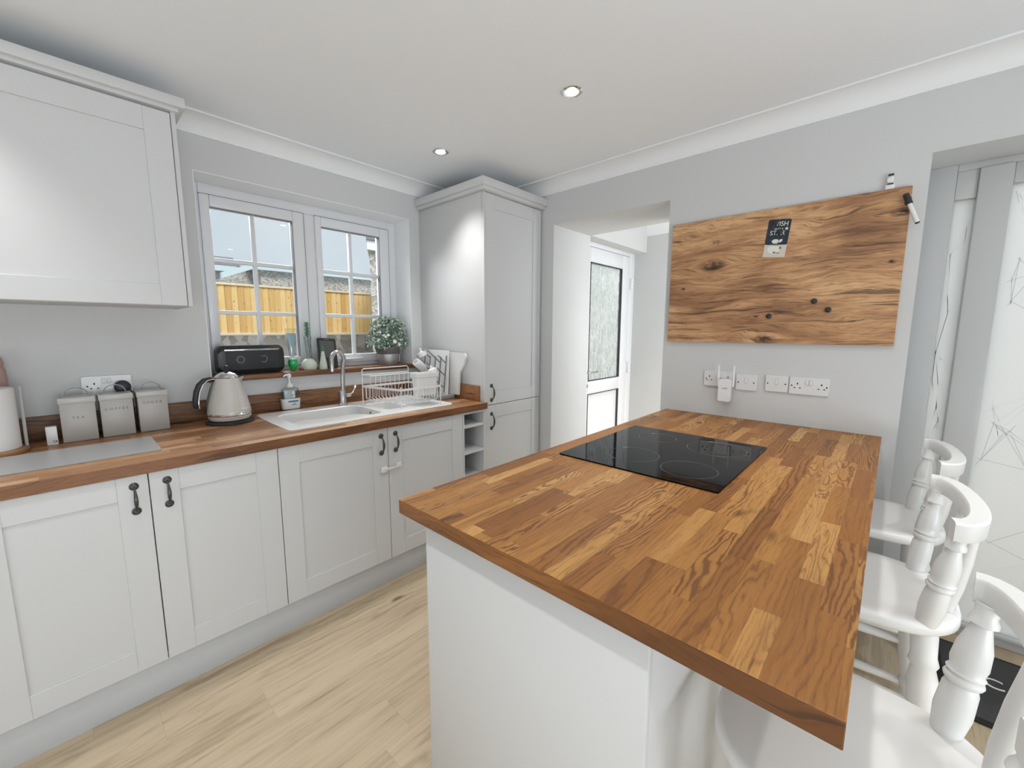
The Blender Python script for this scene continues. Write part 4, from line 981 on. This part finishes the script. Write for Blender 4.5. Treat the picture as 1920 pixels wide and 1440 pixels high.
MB().ring((.772, 2.6155, SZ+.082), (0, 1, 0), .0175, .004, 24, 8, a0=-2.2+PI, a1=2.2+PI).build('driver_ring', M['ringgrey'], sk_)
MB().box(.588, .855, 2.614, 2.6175, SZ+.131, SZ+.139, .001).build('chrome_strip', M['chrome'], sk_)
# gel tube / hourglass
gt = thing('gel_tube', 'upright pale tube standing in green gel on the sill', 'tube', (.94, 2.66, SZ))
MB().loft(stackloft(.942, 2.66, [(.019, .012, SZ+.082), (.019, .014, SZ+.10), (.022, .014, SZ+.15), (.027, .011, SZ+.20), (.035, .004, SZ+.247), (.035, .003, SZ+.252)], 2.3)).build('tube_body', M['clearplastic'], gt)
MB().loft(stackloft(.942, 2.66, [(.010, .006, SZ+.084), (.013, .008, SZ+.13), (.020, .006, SZ+.19), (.024, .003, SZ+.225)], 2.3)).build('tube_contents', M['clearblue'], gt)
MB().lathe([(.020, SZ+.068), (.021, SZ+.072), (.021, SZ+.080), (.018, SZ+.0815)], (.942, 2.66, 0), n=24).build('tube_cap', M['white_plastic'], gt)
MB().lathe([(.014, SZ+.001), (.017, SZ+.010), (.024, SZ+.030), (.028, SZ+.048), (.024, SZ+.0675)], (.942, 2.66, 0), n=24).build('gel_reservoir', M['green'], gt)
MB().lathe([(.006, 0), (.009, .004), (.009, .020), (.003, .026)], (.976, 2.645, SZ), n=14)
tag(MB().lathe([(.010, 0), (.011, .003), (.011, .014), (.006, .018)], (.978, 2.638, SZ), n=16).build('small_red_cap', pm('brick_red_plastic', (.22, .06, .05), .4), loc=(.978, 2.638, SZ)), 'tiny brick red cap beside the green gel on the sill', 'cap')
# bottle brush in holder
bb = thing('bottle_brush_stand', 'green bottle brush in a pale rounded holder on the sill', 'brush', (1.05, 2.66, SZ))
MB().lathe([(.040, .0), (.045, .008), (.046, .025), (.042, .045), (.030, .060), (.019, .068)], (1.035, 2.66, SZ), n=32).build('holder_base', M['mint'], bb)
MB().lathe([(.017, .066), (.013, .10), (.017, .15), (.022, .205), (.020, .205), (.011, .10)], (1.035, 2.66, SZ), n=20).build('clear_sleeve', M['clearplastic'], bb)
MB().lathe([(.008, .070), (.009, .11), (.004, .125), (.003, .21)], (1.035, 2.66, SZ), n=14).build('brush_handle', M['traygrey'], bb)
q = MB(); rb = random.Random(3)
for i in range(260):
    z = SZ+.205+.085*i/260; a = rb.uniform(0, 2*PI); q.tube([(1.035, 2.66, z), (1.035+.018*math.cos(a), 2.66+.018*math.sin(a), z+rb.uniform(-.004, .006))], .0005, 3)
q.tube([(1.035, 2.66, SZ+.2), (1.035, 2.66, SZ+.292)], .006, 8)
q.build('bristles', M['bristle'], bb, smooth=0)
tb = thing('teat_brush', 'small pale cone brush with dark green tip beside the bottle brush', 'brush', (1.088, 2.655, SZ))
MB().lathe([(.022, 0), (.024, .006), (.021, .035), (.014, .075), (.008, .112)], (1.108, 2.625, SZ), n=24).build('cone_holder', M['mint'], tb)
MB().lathe([(.007, .112), (.009, .120), (.006, .140), (.001, .150)], (1.108, 2.625, SZ), n=14).build('brush_tip', M['bristle'], tb)
# e-reader
er = thing('e_reader', 'black e-reader leaning against the window frame on the sill', 'e-reader', (1.155, 2.70, SZ))
Em = Matrix.Translation((1.158, 2.665, SZ+.001)) @ Matrix.Rotation(R(4), 4, 'Y') @ Matrix.Rotation(R(-16), 4, 'X') @ Matrix(((1, 0, 0, 0), (0, 0, -1, 0), (0, 1, 0, 0), (0, 0, 0, 1)))
MB().outline(rrect(-.060, .060, 0, .196, .010, 5), 0, .009, .002, 0, Em).build('reader_case', M['black'], er)
MB().outline(rrect(-.046, .046, .068, .178, .003, 3), .0088, .0096, 0, 0, Em).build('screen', M['screen'], er)
q = MB()
for r_ in range(4):
    for k in range(9): q.outline(ell(-.042+k*.0105, .052-r_*.012, .0032, .0026, 0, 8), .0088, .0105, 0, 0, Em)
q.build('keypad', M['speaker_edge'], er, smooth=0)
q = MB().outline([(-.016, .185), (.016, .185), (.016, .189), (-.016, .189)], .0088, .0094, 0, 0, Em)
for r_ in range(6): q.outline([(-.04, .165-r_*.015), (.03+.008*(r_ % 2), .165-r_*.015), (.03+.008*(r_ % 2), .1665-r_*.015), (-.04, .1665-r_*.015)], .0095, .0099, 0, 0, Em)
q.build('screen_print', pm('mid_grey_print', (.16, .165, .17), .4), er, smooth=0)
# plant in bucket
pt = thing('potted_plant', 'bushy sage green plant with cream flowers in a zinc and wicker pot', 'plant', (1.59, 2.66, SZ))
PC = (1.588, 2.665, SZ)
MB().lathe([(.062, 0), (.064, .003), (.074, .075), (.074, .076)], PC, n=32).build('zinc_pot', M['zinc'], pt)
q = MB()
for i in range(7):
    r_ = .0755+i*.0022
    q.tube([(PC[0]+(r_+.0018*(1 if (k+i) % 2 else -1))*math.cos(2*PI*k/36), PC[1]+(r_+.0018*(1 if (k+i) % 2 else -1))*math.sin(2*PI*k/36), PC[2]+.080+i*.0072) for k in range(36)], .0036, 6, closed=True)
q.lathe([(.070, .074), (.084, .128), (.078, .128), (.066, .078)], PC, n=32)
q.build('wicker_band', M['wicker'], pt)
for k, dx in ((0, .076), ):
    MB().tube([(PC[0]+dx, PC[1]-.01, PC[2]+.118), (PC[0]+dx+.010, PC[1]-.012, PC[2]+.09), (PC[0]+dx+.006, PC[1]-.012, PC[2]+.02)], .003, 8).build('pot_handle', M['zinc'], pt)
rp_ = random.Random(21)
def leaves(mb, n_, lo, hi, smin=.55):
    for _ in range(n_):
        a = rp_.uniform(0, 2*PI); el = rp_.uniform(-.35, 1.45); rr = rp_.uniform(smin, 1.0)
        p = Vector((PC[0]+.163*rr*math.cos(a)*math.cos(el), PC[1]-.01+.085*rr*math.sin(a)*math.cos(el), PC[2]+.172+.172*rr*math.sin(el)))
        if p.y > 2.745 or (p.x > 1.715 and p.y > 2.565) or (p.y > 2.56 and p.z > SZ+.33): continue
        d_ = Vector((rp_.gauss(0, 1), rp_.gauss(0, 1)-.3, rp_.gauss(.5, 1))).normalized(); L = rp_.uniform(lo, hi); u, v = frame(d_)
        a2 = rp_.uniform(0, PI); u, v = u*math.cos(a2)+v*math.sin(a2), -u*math.sin(a2)+v*math.cos(a2)
        wv = L*.34
        o = len(mb.v); mb.v += [p, p+d_*L*.45+u*wv+v*L*.08, p+d_*L, p+d_*L*.45-u*wv+v*L*.08, p+d_*L*.5-v*L*.04]
        mb.f += [[o, o+1, o+4], [o+1, o+2, o+4], [o+2, o+3, o+4], [o+3, o, o+4]]; mb.mi += [0]*4
q = MB(); leaves(q, 900, .014, .030); 
for i in range(36):
    a = rp_.uniform(0, 2*PI); rr = rp_.uniform(.2, 1); q.tube([(PC[0], PC[1], PC[2]+.10), (PC[0]+.06*rr*math.cos(a), PC[1]+.04*rr*math.sin(a), PC[2]+.19), (PC[0]+.125*rr*math.cos(a), PC[1]+.06*rr*math.sin(a), PC[2]+.20+.12*(1-rr*.6))], .0012, 4)
q.build('foliage', M['leaf'], pt, smooth=0)
q = MB(); leaves(q, 620, .012, .026, .8); q.build('pale_leaves', M['leafpale'], pt, smooth=0)
for i in range(26):
    a = rp_.uniform(PI*.95, 2.05*PI); el = rp_.uniform(-.15, 1.3); rr = 1.0
    if i == 0: pp = Vector((PC[0]-.004, PC[1]-.098, PC[2]+.165))
    elif i == 1: pp = Vector((PC[0]+.030, PC[1]-.096, PC[2]+.145))
    else: pp = Vector((PC[0]+.148*math.cos(a)*math.cos(el), PC[1]-.01+.088*math.sin(a)*math.cos(el), PC[2]+.175+.155*math.sin(el)))
    nrm = (pp-Vector((PC[0], PC[1], PC[2]+.14))).normalized(); R_ = .017 if i < 2 else rp_.uniform(.008, .014)
    q = MB(); u, v = frame(nrm)
    for ring_, n_, tilt in ((1., 7, .25), (.65, 6, .6), (.35, 4, .9)):
        for k in range(n_):
            b = 2*PI*k/n_ + ring_; d_ = (u*math.cos(b)+v*math.sin(b))*math.cos(tilt)+nrm*math.sin(tilt); s2 = nrm.cross(d_).normalized()
            o = len(q.v); q.v += [pp, pp+d_*R_*ring_*.6+s2*R_*.35*ring_, pp+d_*R_*ring_, pp+d_*R_*ring_*.6-s2*R_*.35*ring_]; q.f.append([o, o+1, o+2, o+3]); q.mi.append(0)
    q.build('flower', M['flower'], pt, smooth=0)

# ------------------------------------------------------------------ downlights
first = None
def downlight(x, y, lb, z=ZC):
    global first
    if first is None:
        o = thing('recessed_downlight', lb, 'ceiling light', (x, y, z), 'recessed ceiling downlights')
        MB().lathe([(.031, -.0002), (.045, -.0002), (.046, -.003), (.040, -.006), (.031, -.004)], (x, y, z), n=36).build('trim_ring', M['chrome'], o)
        MB().lathe([(.030, -.0003), (.030, -.0040), (.026, -.0045)], (x, y, z), n=30).build('lamp_rim', M['bulbamber'], o)
        MB().lathe([(.0255, -.0046), (.025, -.0065), (.018, -.008)], (x, y, z), n=30).build('lamp_face', M['lampglow'], o)
        ld = bpy.data.lights.new('lamp_light', 'SPOT'); ld.energy = SPOT_W; ld.spot_size = R(92); ld.spot_blend = 1.; ld.shadow_soft_size = .035; ld.color = (1, .985, .97)
        l = bpy.data.objects.new('lamp_light', ld); COL.objects.link(l); l.parent = o; l.location = (0, 0, -.02)
        first = o
    else:
        o = copy_tree(first); o.location = (x, y, z); o['label'] = lb
    return o
downlight(1.58, 2.011, 'lit recessed downlight nearest the tall larder cabinet')
downlight(1.585, 1.11, 'lit recessed downlight above the breakfast bar')
for (x, y, lb) in ((-.32, 2.01, 'lit downlight over the worktop in front of the wall cabinet'), (0, 1.11, 'lit downlight over the aisle beside the near end of the breakfast bar'),
                   (0, .2, 'lit downlight over the floor near the first bar stool'), (1.58, .2, 'lit downlight above the middle of the stool side of the bar'),
                   (1.58, -.7, 'lit downlight behind the middle bar stool, near the frosted door'), (0, -.7, 'lit downlight nearest the made-up side opening'),
                   (-1.5, 1.11, 'lit downlight at the far end of the room, kitchen side'), (-1.5, -.7, 'lit downlight at the far end of the room, south side')): downlight(x, y, lb)
downlight(3.3, 1.3, 'added unseen downlight filling the passage beyond the opening', 2.49)  # both passage lamps are unseen, added to brighten it
downlight(3.5, .75, 'second added unseen downlight in the passage, nearer its right side', 2.49)

# ------------------------------------------------------------------ stools
def make_stool():
    """seat centre at origin x,y; back towards -y"""
    t = thing('bar_stool', 'x', 'bar stool', (0, 0, 0), 'white painted bar stools')
    zs = .645
    def seat_out(hx, hyf, hyb, n=48):
        o_ = []
        for i in range(n):
            a = 2*PI*i/n; c2, s2 = math.cos(a), math.sin(a); p = 2.7
            o_.append((hx*abs(c2)**(2/p)*(1 if c2 >= 0 else -1), (hyf if s2 > 0 else hyb)*abs(s2)**(2/p)*(1 if s2 >= 0 else -1)))
        return o_
    q = MB(); S0 = seat_out(.198, .205, .205)
    def rg(k, z): return [Vector((x*k, y*k, z)) for x, y in S0]
    q.loft([rg(.90, zs-.036), rg(.97, zs-.034), rg(1, zs-.026), rg(1, zs-.010), rg(.985, zs-.003), rg(.95, zs), rg(.80, zs-.003), rg(.4, zs-.007)])
    q.build('seat', M['stool'], t, smooth=50)
    # bow rail
    zt = .935
    rad, n_ = .0, 26; rings = []
    for i in range(n_+1):
        a = -1.0 + 2*i/n_; x = .196*math.sin(a*PI/2*1.0)*1.0; y = -.142 - .062*(math.cos(a*PI/2)**.75)
        rings.append((x, y))
    ring3 = []
    for i, (x, y) in enumerate(rings):
        x0, y0 = rings[max(i-1, 0)]; x1, y1 = rings[min(i+1, n_)]; tx_, ty_ = x1-x0, y1-y0; L = math.hypot(tx_, ty_); nx, ny = ty_/L, -tx_/L   # outward (-y)
        hw = .0185; sec = [(-hw, -.042), (-hw+.002, -.045), (hw-.003, -.047), (hw, -.043), (hw+.002, -.005), (hw-.003, 0), (-hw+.004, .0), (-hw, -.005)]
        sgn = -1 if ny > 0 else 1
        ring3.append([Vector((x+nx*a*sgn, y+ny*a*sgn, zt+b)) for a, b in sec])
    MB().loft(ring3).build('top_rail', M['stool'], t, smooth=40)
    post = [(0, .020), (.03, .022), (.18, .0265), (.36, .0245), (.40, .021), (.415, .0255), (.435, .0275), (.455, .0255), (.465, .022), (.485, .0265), (.505, .0225), (.56, .0255), (.68, .0235), (.80, .016), (.845, .0135), (.86, .020), (.885, .0195), (.92, .015), (1, .017)]
    for sx in (-1, 1):
        MB().turned((sx*.152, -.128, zs-.008), (sx*.176, -.160, zt-.040), post, 22).build('back_post', M['stool'], t, smooth=50)
    for sx in (-1, 1):
        MB().turned((sx*.055, -.172, zs-.008), (sx*.072, -.202, zt-.040), [(0, .014), (.3, .019), (.6, .018), (1, .011)], 16).build('back_spindle', M['stool'], t, smooth=50)
    leg = [(0, .024), (.03, .027), (.12, .026), (.15, .030), (.17, .024), (.22, .030), (.38, .0315), (.50, .026), (.54, .022), (.555, .027), (.575, .027), (.59, .022), (.62, .024), (.78, .021), (.9, .017), (1, .015)]
    tops = {}
    for sx in (-1, 1):
        for sy in (-1, 1):
            a, b = Vector((sx*.130, sy*.130, zs-.030)), Vector((sx*.165, sy*.165, 0.001)); tops[(sx, sy)] = (a, b)
            MB().turned(a, b, leg, 22).build('leg', M['stool'], t, smooth=50)
    def at(k, z): a, b = tops[k]; f_ = (a.z-z)/(a.z-b.z); return a.lerp(b, f_)
    str_ = [(0, .009), (.1, .011), (.5, .0145), (.9, .011), (1, .009)]
    for k0, k1, z in (((-1, -1), (1, -1), .30), ((-1, 1), (1, 1), .22), ((-1, -1), (-1, 1), .26), ((1, -1), (1, 1), .26), ((-1, -1), (-1, 1), .40), ((1, -1), (1, 1), .40)):
        MB().turned(at(k0, z), at(k1, z), str_, 12).build('stretcher', M['stool'], t, smooth=50)
    return t
st0 = make_stool()
st0['label'] = 'white turned bar stool nearest the camera, partly cut off by the frame'
st0.location = (.885, -.006, 0)
s2 = copy_tree(st0); s2['label'] = 'white turned bar stool in the middle of the row of three'; s2.location = (1.565, .010, 0); s2.rotation_euler = (0, 0, R(2.5))
s3 = copy_tree(st0); s3['label'] = 'white turned bar stool farthest away, beside the board wall'; s3.location = (2.165, .0, 0); s3.rotation_euler = (0, 0, R(3))

# door mat
dm = thing('doormat', 'dark charcoal doormat on the floor before the frosted door', 'doormat', (2.3, -.6, 0.0005))
MB().box(2.065, 2.545, -1.0, -.245, .001, .009, .002).build('mat_edge', M['matedge'], dm)
MB().box(2.085, 2.525, -.98, -.265, .0092, .012, .001).build('mat_pile', M['mat'], dm)
MB().text('C', .09, Matrix.Translation((2.33, -.405, .0125)) @ Matrix.Rotation(R(-90), 4, 'Z')).build('lettering', M['flower'], dm, smooth=0)
